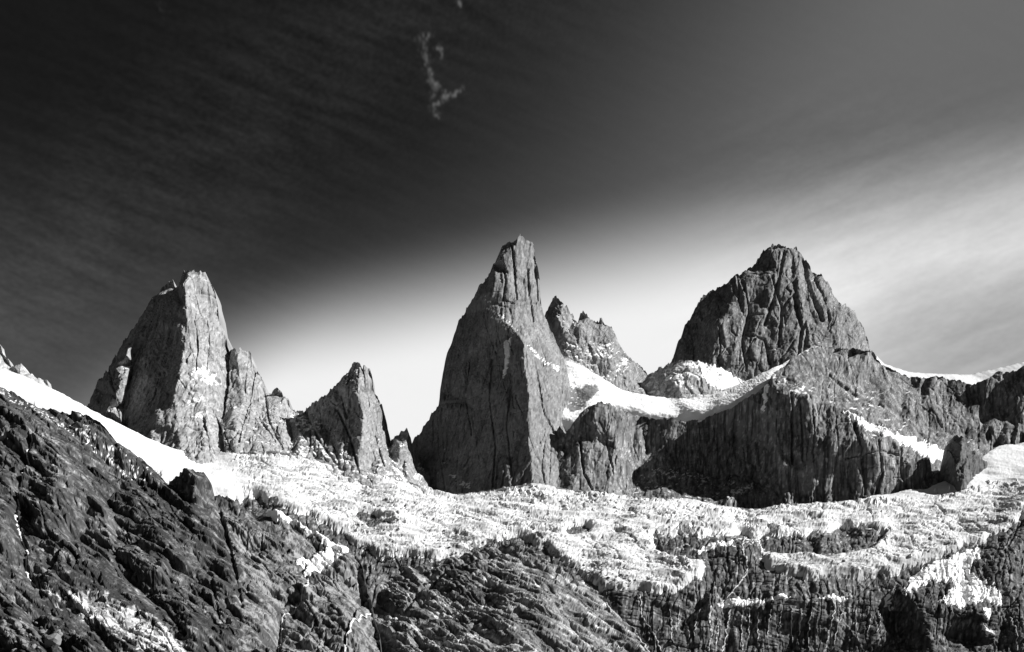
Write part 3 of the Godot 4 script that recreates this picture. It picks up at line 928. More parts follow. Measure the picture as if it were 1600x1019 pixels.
func build_headwall() -> void:
	saddle = land("snow_saddle", "smooth snow saddle sagging between the spire and the long cliff", "snow saddle", {
		"part": "snow_surface",
		"top": [862, 560, 2850, 872, 556, 2840, 884, 558, 2830, 905, 568, 2820, 930, 584, 2810, 950, 596, 2800, 970, 609, 2790, 1013, 618, 2780, 1045, 622, 2775, 1077, 623, 2770, 1115, 616, 2770, 1153, 601, 2770, 1192, 583, 2770, 1222, 570, 2770, 1250, 553, 2780, 1272, 540, 2790, 1290, 545, 2790],
		"bot": [862, 690, 2640, 905, 700, 2650, 960, 690, 2740, 1064, 700, 2760, 1150, 690, 2720, 1230, 650, 2680, 1290, 640, 2680],
		"pts": [880, 600, 2770, 900, 620, 2740, 870, 650, 2640, 905, 655, 2620, 930, 620, 2700, 960, 622, 2710, 975, 635, 2710, 1018, 627, 2740, 1018, 645, 2710, 1070, 630, 2730, 1066, 650, 2712, 1110, 626, 2730, 1110, 643, 2680, 1150, 612, 2720, 1150, 630, 2640, 1190, 596, 2690, 1200, 600, 2640],
		"warp": 0.5, "smooth": 3, "bands": [band(soft, 60, 40, 60, 0, 3.0), band(ridge, 40, 16, 40, -8, 1.5), band(fine, 12, 9, 12, 0, 0.7)],
		"disp": Vector3(0, 0.6, 0.8), "albedo": 0.84, "jag": 0.8, "mottle": 0.03, "thick": 120.0,
		"paint": [[[852, 588, 868, 582, 884, 600, 882, 622, 862, 616], 0.24, 3.0], [[876, 618, 882, 606, 905, 604, 922, 618, 915, 636, 890, 645], 0.2, 4.0, 0.8, 12.0], [[900, 610, 915, 604, 930, 604, 936, 612, 922, 622, 906, 622], 0.27, 3.0]]})

	headwall = land("headwall_cliff", "long dark cliff wall with a streaked hollow bay below the snow saddle", "cliff", {
		"top": [862, 690, 2590, 874, 668, 2580, 884, 680, 2590, 892, 668, 2570, 905, 652, 2560, 918, 638, 2555, 935, 629, 2550, 950, 631, 2560, 960, 635, 2580, 977, 643, 2672, 1000, 650, 2680, 1018, 653, 2674, 1064, 657, 2658, 1097, 654, 2642, 1115, 645, 2622, 1141, 637, 2596, 1166, 622, 2570, 1187, 612, 2550, 1197, 602, 2540, 1206, 588, 2550, 1222, 574, 2580, 1240, 560, 2620, 1271, 542, 2660, 1282, 538, 2670, 1315, 541, 2690, 1359, 548, 2700, 1368, 556, 2710, 1381, 570, 2720, 1400, 581, 2720, 1422, 589, 2720, 1458, 589, 2710, 1483, 592, 2700, 1524, 597, 2670, 1546, 590, 2650, 1557, 581, 2660, 1579, 581, 2655, 1600, 573, 2650, 1680, 560, 2620],
		"bot": [862, 830, 2320, 935, 830, 2320, 1000, 830, 2350, 1100, 830, 2360, 1200, 830, 2360, 1300, 830, 2360, 1400, 830, 2370, 1500, 800, 2380, 1600, 780, 2450, 1680, 780, 2450],
		"pts": [886, 720, 2495, 884, 765, 2425, 905, 680, 2530, 930, 660, 2520, 950, 660, 2530, 925, 720, 2475, 960, 700, 2520, 970, 660, 2570, 975, 740, 2500, 935, 765, 2420, 985, 770, 2490, 983, 700, 2645, 995, 740, 2612, 1010, 700, 2658, 1040, 700, 2646, 1080, 700, 2628, 1120, 690, 2606, 1030, 735, 2600, 1090, 735, 2600, 1030, 765, 2500, 1095, 760, 2520, 1060, 785, 2420, 1110, 790, 2410, 1150, 740, 2560, 1150, 680, 2584, 1150, 780, 2430, 1185, 660, 2550, 1190, 720, 2510, 1205, 640, 2490, 1215, 620, 2480, 1212, 700, 2450, 1215, 760, 2420, 1222, 730, 2415, 1260, 735, 2400,
			1240, 600, 2510, 1260, 615, 2475, 1300, 630, 2480, 1270, 680, 2430, 1310, 690, 2390, 1340, 645, 2450, 1330, 740, 2385, 1270, 775, 2385, 1360, 690, 2390, 1390, 675, 2430, 1380, 740, 2380, 1420, 720, 2390, 1430, 700, 2470, 1440, 760, 2390, 1470, 720, 2490, 1455, 715, 2450,
			1300, 580, 2620, 1340, 600, 2620, 1380, 640, 2570, 1400, 610, 2660, 1450, 625, 2660, 1440, 660, 2590, 1480, 680, 2590, 1500, 640, 2640, 1540, 650, 2625, 1540, 690, 2570, 1590, 640, 2605, 1600, 700, 2575, 1575, 610, 2640],
		"seams": [[[1236, 615, 1239, 660, 1238, 725], 3.0, -12.0], [[1252, 630, 1255, 720], 2.4, -8.0], [[1270, 640, 1272, 720], 2.4, -7.0], [[1330, 652, 1346, 700, 1350, 775], 3.0, -10.0], [[1322, 716, 1380, 706, 1420, 712], 2.4, -6.0], [[1372, 690, 1378, 740, 1366, 780], 3.0, -10.0], [[1408, 690, 1412, 740, 1424, 775], 3.0, -10.0], [[906, 690, 912, 740, 930, 772], 3.0, -10.0], [[950, 640, 948, 690, 958, 740], 2.4, -6.0], [[1297, 585, 1330, 610, 1380, 636], 3.0, -8.0]], "cracks": [[130, 94, 5, 4.0, 70], [40, 110, 12, 4.0, 40], [30, 20, 16, 3.0, 40]], "bands": joints(0.6, 5.0, 4.5), "facets": cuts(1.2, 5.0, 2.6),
		"albedo": 0.17, "jag": 2.4, "warp": 6.0, "thick": 260.0, "mottle": 0.25,
		"tints": [[band(soft, 7, 200, 25, 1.0, 0), 0.0, 0.2, 0.42], [band(fine, 6, 40, 20, 3.0, 0), 0.22, 0.36, 2.0], [band(soft, 40, 220, 60, 0.0, 0), 0.15, 0.35, 0.6]],
		"paint": [[[1200, 586, 1240, 600, 1262, 606, 1250, 610, 1215, 600], 0.8, 5.0, 0.5, 10.0], [[1232, 608, 1262, 616, 1260, 621, 1236, 613], 0.8, 3.0, 0.75], [[1322, 640, 1350, 660, 1400, 676, 1396, 680, 1340, 664], 0.8, 5.0, 0.5, 12.0], [[1005, 735, 1030, 732, 1060, 742, 1100, 738, 1100, 745, 1040, 748], 0.75, 5.0, 0.35, 12.0], [[1138, 770, 1180, 755, 1170, 765, 1145, 776], 0.75, 4.0, 0.6, 12.0]],
		"ledge": [[[1230, 540, 1680, 540, 1680, 720, 1400, 720, 1230, 620], 0.92], [[990, 725, 1150, 725, 1150, 800, 990, 800], 0.95]]})
	drape(headwall, headwall.node, "snow_ramp", {"outlines": [[1318, 640, 1340, 652, 1380, 672, 1420, 682, 1450, 694, 1476, 704, 1474, 722, 1450, 718, 1425, 700, 1400, 686, 1370, 678, 1345, 668, 1328, 652]], "rough": 5.0, "thick": 2.5, "dir": Vector3(0, 0.7, 0.7), "label": "white snow ramp slanting across the dark cliff"})
	drape(headwall, headwall.node, "ice_hanging", {"outlines": [[1194, 600, 1202, 600, 1198, 625, 1193, 645, 1191, 640]], "rough": 3.0, "thick": 3.0, "dir": Vector3(0, 0.2, 1)})

	land("snow_ridge", "white snow crest showing above the dark cliff rim", "snow ridge", {
		"part": "snow_surface",
		"top": [1370, 556, 2900, 1381, 568, 2900, 1400, 575, 2900, 1420, 581, 2900, 1475, 585, 2900, 1516, 585, 2900, 1557, 576, 2900, 1600, 566, 2900, 1680, 550, 2900],
		"bot": [1370, 640, 2810, 1680, 640, 2810], "warp": 0.0, "bands": [band(soft, 60, 40, 60, 0, 2.0)], "disp": Vector3(0, 0.8, 0.6),
		"albedo": 0.84, "mottle": 0.03, "jag": 0.5, "thick": 100.0})

	pyramid = land("rock_pyramid", "small dark rock pyramid standing out of the snow at the cliff foot", "rock", {
		"top": [1466, 756, 2440, 1472, 730, 2430, 1478, 708, 2420, 1487, 688, 2410, 1496, 680, 2400, 1504, 683, 2400, 1512, 696, 2410, 1524, 706, 2420, 1535, 714, 2430, 1541, 726, 2440, 1546, 745, 2450],
		"bot": [1466, 800, 2350, 1500, 800, 2320, 1546, 790, 2360],
		"pts": [1500, 700, 2370, 1496, 730, 2345, 1500, 765, 2330, 1520, 730, 2380, 1482, 730, 2400],
		"cracks": [[40, 80, 20, 5.0, 26]], "tints": [[band(fine, 5, 34, 20, 0.0, 0), 0.2, 0.34, 0.5], [band(fine, 7, 22, 20, 4.0, 0), 0.22, 0.36, 1.5], [band(soft, 16, 130, 40, 0.0, 0), 0.1, 0.3, 0.7]], "bands": joints(0.6, 10.0, 2.0), "facets": [[16.0, 1.6, 10.0, 12.0], [7.0, 1.6, 10.0, 5.0], [4.0, 1.3, 6.0, 2.2]], "albedo": 0.085, "jag": 6.0, "warp": 4.0, "thick": 90.0})

# ================================================================== glacier bench and the slopes below
const ICE := [-80, 560, 0, 570, 130, 620, 200, 660, 320, 700, 460, 700, 660, 750, 760, 750, 1000, 760, 1160, 780, 1340, 770, 1370, 755, 1450, 750, 1480, 740, 1550, 690, 1700, 660, 1700, 790, 1600, 803, 1579, 822, 1560, 835, 1538, 847, 1513, 853, 1482, 863, 1457, 878, 1419, 888, 1388, 897, 1356, 900, 1325, 903, 1278, 907, 1247, 903, 1196, 888, 1185, 874, 1200, 869, 1176, 842, 1163, 841, 1125, 835, 1025, 838, 1018, 847, 1025, 860, 1047, 867, 1082, 875, 1107, 888, 1082, 913, 1060, 924, 1019, 930, 988, 925, 935, 919, 894, 888, 863, 866, 831, 847, 800, 838, 760, 850, 720, 868, 690, 878, 640, 872, 600, 872, 566, 858, 540, 840, 526, 830, 493, 810, 467, 803, 433, 790, 400, 774, 378, 770, 360, 790, 330, 790, 250, 745, 180, 715, 120, 665, 50, 640, -80, 620]
const ISLANDS := [[1180, 841, 1250, 835, 1294, 831, 1331, 822, 1363, 825, 1385, 835, 1372, 847, 1341, 863, 1294, 872, 1272, 866, 1200, 864], [550, 806, 563, 800, 580, 805, 606, 815, 623, 816, 613, 825, 590, 826, 566, 821], [880, 828, 900, 824, 926, 829, 915, 835, 895, 834]]
var bench: Land
var left_slope: Land
var slab: Land
var glacier: Node3D

func build_ground() -> void:
	bench = land("cliff_band", "dark wet rock bench and stepped cliffs under the glacier", "cliff", {
		"top": [-60, 578, 2024, 0, 584, 2034, 40, 596, 2056, 75, 612, 2078, 125, 637, 2144, 160, 657, 2183, 187, 670, 2222, 227, 690, 2266, 267, 707, 2310, 320, 718, 2354, 370, 715, 2364, 430, 712, 2376, 463, 718, 2376, 533, 733, 2376, 587, 747, 2376, 650, 765, 2376, 708, 778, 2381, 748, 776, 2381, 797, 768, 2376, 832, 762, 2370, 867, 767, 2370, 902, 773, 2370, 947, 778, 2370, 986, 785, 2370, 1077, 786, 2370, 1105, 793, 2364, 1161, 802, 2354, 1200, 798, 2354, 1260, 793, 2354, 1337, 789, 2354, 1370, 780, 2364, 1414, 773, 2376, 1447, 771, 2386, 1475, 758, 2408, 1520, 735, 2442, 1545, 712, 2474, 1560, 704, 2496, 1600, 697, 2518, 1680, 690, 2540],
		"bot": [-60, 690, 1892, 130, 740, 1974, 330, 850, 2002, 480, 900, 1974, 600, 960, 1946, 700, 930, 1968, 800, 905, 1980, 900, 1000, 1946, 960, 1060, 1924, 1000, 1080, 1892, 1200, 1080, 1914, 1400, 1080, 1892, 1680, 1080, 1880],
		"pts": [0, 610, 2002, 130, 680, 2090, 250, 730, 2200, 330, 760, 2210, 400, 790, 2166, 350, 730, 2320, 430, 745, 2293, 450, 800, 2144, 520, 840, 2100, 500, 760, 2282, 560, 800, 2210, 590, 822, 2172, 625, 810, 2194, 620, 770, 2293, 640, 850, 2112, 600, 870, 2073, 700, 800, 2276, 700, 850, 2128, 690, 890, 2040, 780, 800, 2271, 780, 850, 2112, 860, 800, 2276, 900, 830, 2194, 850, 870, 2068, 930, 910, 2002, 950, 860, 2100, 1000, 800, 2288, 1020, 838, 2161, 1020, 862, 2122, 1000, 922, 2002, 1060, 920, 1996, 1080, 870, 2084, 1105, 885, 2046, 1100, 838, 2156, 1130, 815, 2249, 1150, 860, 2084, 1200, 840, 2139, 1200, 866, 2095, 1200, 890, 2040, 1180, 930, 1996, 1290, 830, 2144, 1290, 870, 2090, 1290, 903, 2024, 1370, 825, 2156, 1385, 840, 2139, 1340, 862, 2100, 1360, 900, 2029, 1300, 810, 2254, 1400, 800, 2276, 1450, 830, 2166, 1440, 880, 2056, 1500, 855, 2090, 1550, 835, 2112, 1600, 800, 2156, 1500, 790, 2293, 1560, 760, 2386, 1600, 740, 2430, 1680, 790, 2194, 930, 930, 1990, 1000, 935, 1985, 1100, 940, 1982, 1200, 936, 1985, 1300, 936, 1985, 1380, 920, 1996, 1040, 960, 1971, 1120, 985, 1962, 1200, 985, 1962, 1290, 985, 1960, 1370, 975, 1968, 1385, 1015, 1968, 1100, 1030, 1941, 1300, 1030, 1941, 1395, 950, 2018, 1400, 1000, 2012, 1412, 980, 2021, 1425, 940, 1974, 1445, 980, 1941, 1440, 930, 1974, 1465, 1019, 1924, 1480, 950, 1952, 1490, 990, 1974, 1520, 1000, 1982, 1500, 935, 1990, 1530, 950, 1958, 1545, 1000, 1936, 1560, 930, 1990, 1590, 960, 1963, 1600, 1019, 1924, 1500, 900, 2024, 1600, 860, 2056, 1560, 880, 2034],
		"cracks": [[170, 100, 12, 6.0, 60], [50, 14, 10, 5.0, 70], [70, 50, 14, 5.0, 50]], "bands": beds(0.5, 12.0, 34.0, 8.0) + [band(soft, 12, 120, 60, 6, 2.6, 4), band(swell, 26, 150, 80, 8, 3.0, 3)], "facets": [[40.0, 1.3, 10.0, 11.0], [15.0, 1.8, 8.0, 4.0], [6.5, 1.6, 8.0, 1.4]],
		"calm": [[ICE, 0.05], [ISLANDS[0], 1.0], [ISLANDS[1], 1.0], [ISLANDS[2], 1.0]], "disp": Vector3(0, 0.45, 0.9), "albedo": 0.085, "mottle": 0.5, "jag": 0.6, "warp": 0.0, "smooth": 3, "thick": 60.0, "step": 1.55,
		"tints": [[band(soft, 6, 80, 24, 6.0, 0), 0.0, 0.2, 0.45], [band(fine, 8, 34, 16, 6.0, 0), 0.16, 0.3, 2.8]],
		"ledge": [[[1010, 830, 1400, 815, 1400, 880, 1010, 880], 0.97]]})

	glacier = Node3D.new()
	glacier.name = "glacier"
	add_child(glacier)
	tag(glacier, "broken white glacier icefall filling the basin below the peaks", "glacier", "", "structure")
	drape(bench, glacier, "ice_surface", {
		"outlines": [ICE],
		"holes": ISLANDS,
		"rough": 6.0, "grain": 0.45, "thick": 8.0, "rim": 6, "calm": 0.48, "albedo": 0.6, "ice": 0.62, "dirt": 0.2, "crevasses": 420,
		"broken": [[[370, 715, 520, 725, 650, 765, 700, 800, 720, 870, 600, 880, 480, 820, 400, 780, 380, 745], 0.8], [[650, 770, 1000, 780, 1150, 810, 1180, 845, 1060, 835, 1010, 860, 1080, 890, 1060, 930, 930, 930, 830, 860, 700, 890, 600, 860], 1.0], [[1150, 800, 1390, 790, 1600, 760, 1620, 810, 1500, 880, 1360, 910, 1200, 910, 1190, 870, 1400, 850, 1390, 830, 1180, 840], 1.0], [[760, 850, 830, 858, 1000, 925, 935, 925, 860, 870], 0.8]],
		"bands": [band(swell, 170, 80, 150, 10, 7.0, 1), band(soft, 24, 300, 260, -86, 4.2, 4), band(soft, 10, 90, 80, -80, 1.4, 4), band(soft, 70, 16, 70, 10, 2.6), band(fine, 12, 7, 14, 8, 1.1), band(fine, 4, 3, 5, 0, 0.5)]})

	left_slope = land("dark_slope", "steep dark stony mountainside below the snow slope", "slope", {
		"top": [-60, 588, 1455, 0, 601, 1455, 20, 605, 1458, 50, 620, 1462, 87, 633, 1470, 123, 643, 1480, 143, 656, 1485, 167, 674, 1490, 182, 690, 1490, 206, 705, 1490, 226, 718, 1492, 246, 732, 1495, 256, 747, 1495, 262, 742, 1475, 270, 739, 1472, 300, 738, 1470, 319, 741, 1470, 327, 752, 1475, 332, 772, 1490, 346, 781, 1495, 366, 787, 1500, 399, 800, 1510, 440, 810, 1515, 480, 830, 1515, 520, 852, 1510, 545, 866, 1505, 560, 874, 1500, 567, 890, 1490, 571, 912, 1480, 579, 930, 1465, 582, 955, 1440, 592, 985, 1400, 595, 1015, 1360, 604, 1060, 1315],
		"bot": [-60, 1070, 975, 100, 1070, 1005, 300, 1070, 1075, 450, 1070, 1150, 540, 1070, 1215, 612, 1070, 1275],
		"pts": [0, 680, 1365, 60, 700, 1365, 110, 690, 1405, 190, 740, 1435, 260, 770, 1425, 300, 765, 1415, 325, 785, 1435, 20, 760, 1290, 45, 760, 1310, 80, 760, 1300, 150, 800, 1340, 230, 840, 1325, 300, 820, 1365, 340, 860, 1365, 30, 860, 1225, 60, 890, 1210, 100, 860, 1250, 190, 890, 1265, 260, 920, 1255, 340, 940, 1265, 360, 900, 1315, 0, 880, 1155, 60, 930, 1140, 140, 960, 1130, 230, 1000, 1130, 0, 920, 1105, 50, 980, 1065, 110, 1019, 1045, 300, 1000, 1155, 390, 830, 1445, 430, 860, 1415, 470, 880, 1435, 480, 910, 1405, 520, 890, 1450, 440, 950, 1340, 430, 985, 1285, 475, 960, 1325, 520, 930, 1390, 560, 960, 1365, 400, 980, 1250, 400, 900, 1355, 545, 990, 1305, 500, 1010, 1250, 580, 930, 1425],
		"seams": [[[52, 676, 38, 710, 24, 752, 18, 792, 26, 830, 38, 856, 34, 880, 50, 905], 7.6, -10.0], [[100, 700, 160, 720, 200, 745], 5.1, -6.0], [[120, 830, 180, 880, 250, 940, 290, 990], 6.0, -8.0], [[0, 906, 30, 935, 60, 985, 75, 1019], 7.6, -9.0], [[338, 786, 352, 830, 366, 890, 378, 950], 5.1, -9.0], [[90, 790, 110, 830, 85, 870, 62, 898], 5.1, -6.0], [[436, 962, 430, 990, 432, 1030], 9.3, -13.0], [[230, 760, 250, 800, 300, 830], 5.1, -6.0], [[380, 815, 430, 850, 470, 870], 4.2, -5.0], [[300, 860, 330, 900, 340, 960], 4.2, -5.0], [[558, 890, 566, 930, 548, 975, 530, 1019], 4.2, -7.0]], "cracks": [[190, 36, 9, 6.0, 70], [60, 110, 18, 5.0, 30], [60, 60, 20, 5.0, 40]], "bands": beds(0.9, 36.0, 22.0, 6.5), "facets": [[70.0, 0.45, 38.0, 14.0], [28.0, 0.28, 38.0, 5.0], [10.0, 0.34, 36.0, 1.9]],
		"disp": Vector3(0, 0.6, 0.8), "albedo": 0.042, "mottle": 0.7, "jag": 1.6, "warp": 1.5, "smooth": 2, "thick": 50.0, "step": 1.4,
		"tints": [[band(fine, 9, 4, 9, 36.0, 0), 0.16, 0.3, 2.6], [band(soft, 120, 50, 120, 35.0, 0), 0.08, 0.16, 0.55], [band(soft, 60, 16, 60, 38.0, 0), 0.12, 0.2, 2.0], [band(fine, 22, 8, 22, 40.0, 0), 0.22, 0.34, 0.4]],
		"paint": [[[60, 898, 86, 922, 106, 924, 143, 924, 186, 944, 233, 970, 266, 988, 296, 1022, 230, 1022, 180, 988, 133, 958, 86, 930], 0.3, 12.0, 0.78, 9.0],
			[[340, 790, 430, 810, 560, 880, 585, 930, 600, 1040, 380, 1040, 380, 960, 370, 880], 0.13, 16.0, 0.75, 14.0], [[55, 624, 123, 650, 167, 690, 206, 722, 246, 742, 240, 754, 200, 737, 160, 708, 118, 670, 55, 640], 0.7, 6.0, 0.24, 8.0], [[0, 604, 55, 624, 55, 632, 0, 616], 0.7, 5.0, 0.28, 8.0]]})

	slab = land("slab_dome", "rounded grey rock slab dome scored by slanting cracks under the glacier", "rock slab", {
		"top": [552, 1060, 1400, 566, 1020, 1450, 572, 975, 1500, 586, 940, 1560, 592, 918, 1590, 610, 905, 1604, 640, 890, 1618, 680, 884, 1625, 720, 872, 1625, 760, 852, 1632, 790, 845, 1632, 815, 852, 1628, 850, 876, 1618, 880, 894, 1611, 905, 910, 1604, 935, 925, 1590, 955, 945, 1569, 985, 975, 1527, 1010, 1005, 1478, 1040, 1050, 1415],
		"bot": [552, 1075, 1345, 700, 1075, 1261, 800, 1075, 1261, 900, 1075, 1310, 1040, 1075, 1380],
		"pts": [640, 940, 1513, 680, 920, 1541, 640, 1000, 1401, 740, 900, 1555, 740, 960, 1436, 800, 900, 1541, 800, 980, 1394, 860, 930, 1506, 880, 990, 1408, 920, 960, 1499, 940, 1010, 1415, 720, 1010, 1352, 820, 1030, 1324],
		"seams": [[[770, 862, 700, 892, 650, 930, 604, 985], 3.6, -6.0], [[690, 935, 780, 958, 860, 1000, 900, 1040], 3.6, -6.0], [[815, 890, 870, 945, 925, 1012], 4.0, -6.0], [[630, 985, 700, 1002, 770, 1035], 3.2, -5.0], [[700, 900, 790, 925, 850, 965], 3.2, -4.5], [[640, 930, 690, 960, 720, 1000], 3.2, -4.5], [[880, 905, 905, 935, 935, 965], 3.2, -5.0]], "cracks": [[130, 25, 6, 5.0, 100], [70, 30, 9, 4.0, 50], [14, 130, 20, 4.0, 30]], "bands": beds(0.8, 26.0, 17.0, 5.5), "facets": [[80.0, 0.3, 27.0, 12.0], [28.0, 0.22, 27.0, 4.4], [10.0, 0.28, 26.0, 1.6]],
		"disp": Vector3(0, 0.6, 0.8), "albedo": 0.165, "mottle": 0.5, "jag": 1.4, "warp": 1.5, "smooth": 3, "thick": 60.0,
		"tints": [[band(fine, 26, 4, 26, 27.0, 0), 0.12, 0.3, 2.1], [band(fine, 36, 4, 36, 25.0, 0), 0.16, 0.3, 0.42], [band(soft, 120, 26, 120, 26.0, 0), 0.06, 0.16, 0.5], [band(soft, 80, 16, 80, 27.0, 0), 0.13, 0.22, 1.7]]})

	# valley floor under and around the eye, out to the horizon
	var floor_mesh := MeshInstance3D.new()
	floor_mesh.name = "ground"
	var pm := PlaneMesh.new()
	pm.size = Vector2(30000, 30000)
	floor_mesh.mesh = pm
	var gm := StandardMaterial3D.new()
	gm.albedo_color = Color(0.33, 0.33, 0.33)
	gm.roughness = 0.95
	floor_mesh.material_override = gm
	floor_mesh.position = Vector3(0, -30, 0)
	add_child(floor_mesh)
	tag(floor_mesh, "stony valley floor reaching out below the mountains", "ground", "", "structure")

func front(px: float, py: float) -> Vector3:
	var best := Vector3(0, 0, -1e9)
	for l: Land in [left_slope, slab, bench]:
		var i := int((px - l.x0) / l.step)
		if i < 0 or i >= l.nc or py < l.top[i] or py > l.bot[i]:
			continue
		var p := spot(l, px, py)
		if p.z > best.z:
			best = p
	return best

# a thin white stream or fall that follows the rock
func stream(l: Land, label: String, way: Array, wide: float) -> void:
	var p := poly(way)
	var pos := PackedVector3Array()
	var col := PackedColorArray()
	var idx := PackedInt32Array()
	var c := Curve2D.new()
	for v in p:
		c.add_point(v)
	var run := 0.0
	var long := c.get_baked_length()
	while run < long:
		var q := c.sample_baked(run)
		q.x += warp_x.get_noise_2d(q.x * 3.0, q.y * 3.0) * 3.0
		var i := clampi(int((q.x - l.x0) / l.step), 0, l.nc - 1)
		run += 2.2
		if q.y < l.top[i] + 2.0 or q.y > l.bot[i]:
			if pos.is_empty():
				continue
			break
		var m := spot(l, q.x, q.y)
		var w := wide * (0.2 + 0.95 * absf(warp_y.get_noise_1d(run * 4.0 + way[0]))) * -m.z / F
		var up := Vector3(0, 0.5, 0.87)
		var n := pos.size()
		pos.append(m + Vector3(-w, 0, 0) - up * 0.6)
		pos.append(m + Vector3(-w * 0.4, 0, 0) + up * 2.0)
		pos.append(m + Vector3(w * 0.4, 0, 0) + up * 2.0)
		pos.append(m + Vector3(w, 0, 0) - up * 0.6)
		for k in 4:
			col.append(Color.WHITE)
		if n > 0:
			for k in 3:
				idx.append_array([n - 4 + k, n - 3 + k, n + k, n + k, n - 3 + k, n + k + 1])
	var mi := MeshInstance3D.new()
	mi.name = numbered("meltwater_stream")
	mi.mesh = mesh_of(pos, col, idx)
	mi.material_override = water_material
	add_child(mi)
	tag(mi, label, "stream", "meltwater streams")

func lump(points: int, rough: float) -> ArrayMesh:
	# an angular stone or ice block: a knocked-about hull
	var st := SurfaceTool.new()
	st.begin(Mesh.PRIMITIVE_TRIANGLES)
	st.set_smooth_group(-1)
	var sm := SphereMesh.new()
	sm.radial_segments = points
	sm.rings = points / 2
	var a := sm.get_mesh_arrays()
	var v: PackedVector3Array = a[Mesh.ARRAY_VERTEX]
	var dirs := []
	for k in 9:
		dirs.append([Vector3(rng.randfn(), rng.randfn(), rng.randfn()).normalized(), rng.randf_range(0.55, 0.95)])
	for k in v.size():
		var p := v[k] * 2.0
		for e in dirs:
			var over: float = p.dot(e[0]) - e[1]
			if over > 0.0:
				p -= e[0] * over
		v[k] = p * (1.0 + rough * swell.get_noise_3dv(p * 1.3))
	for k in a[Mesh.ARRAY_INDEX]:
		st.add_vertex(v[k])
	st.generate_normals()
	return st.commit()

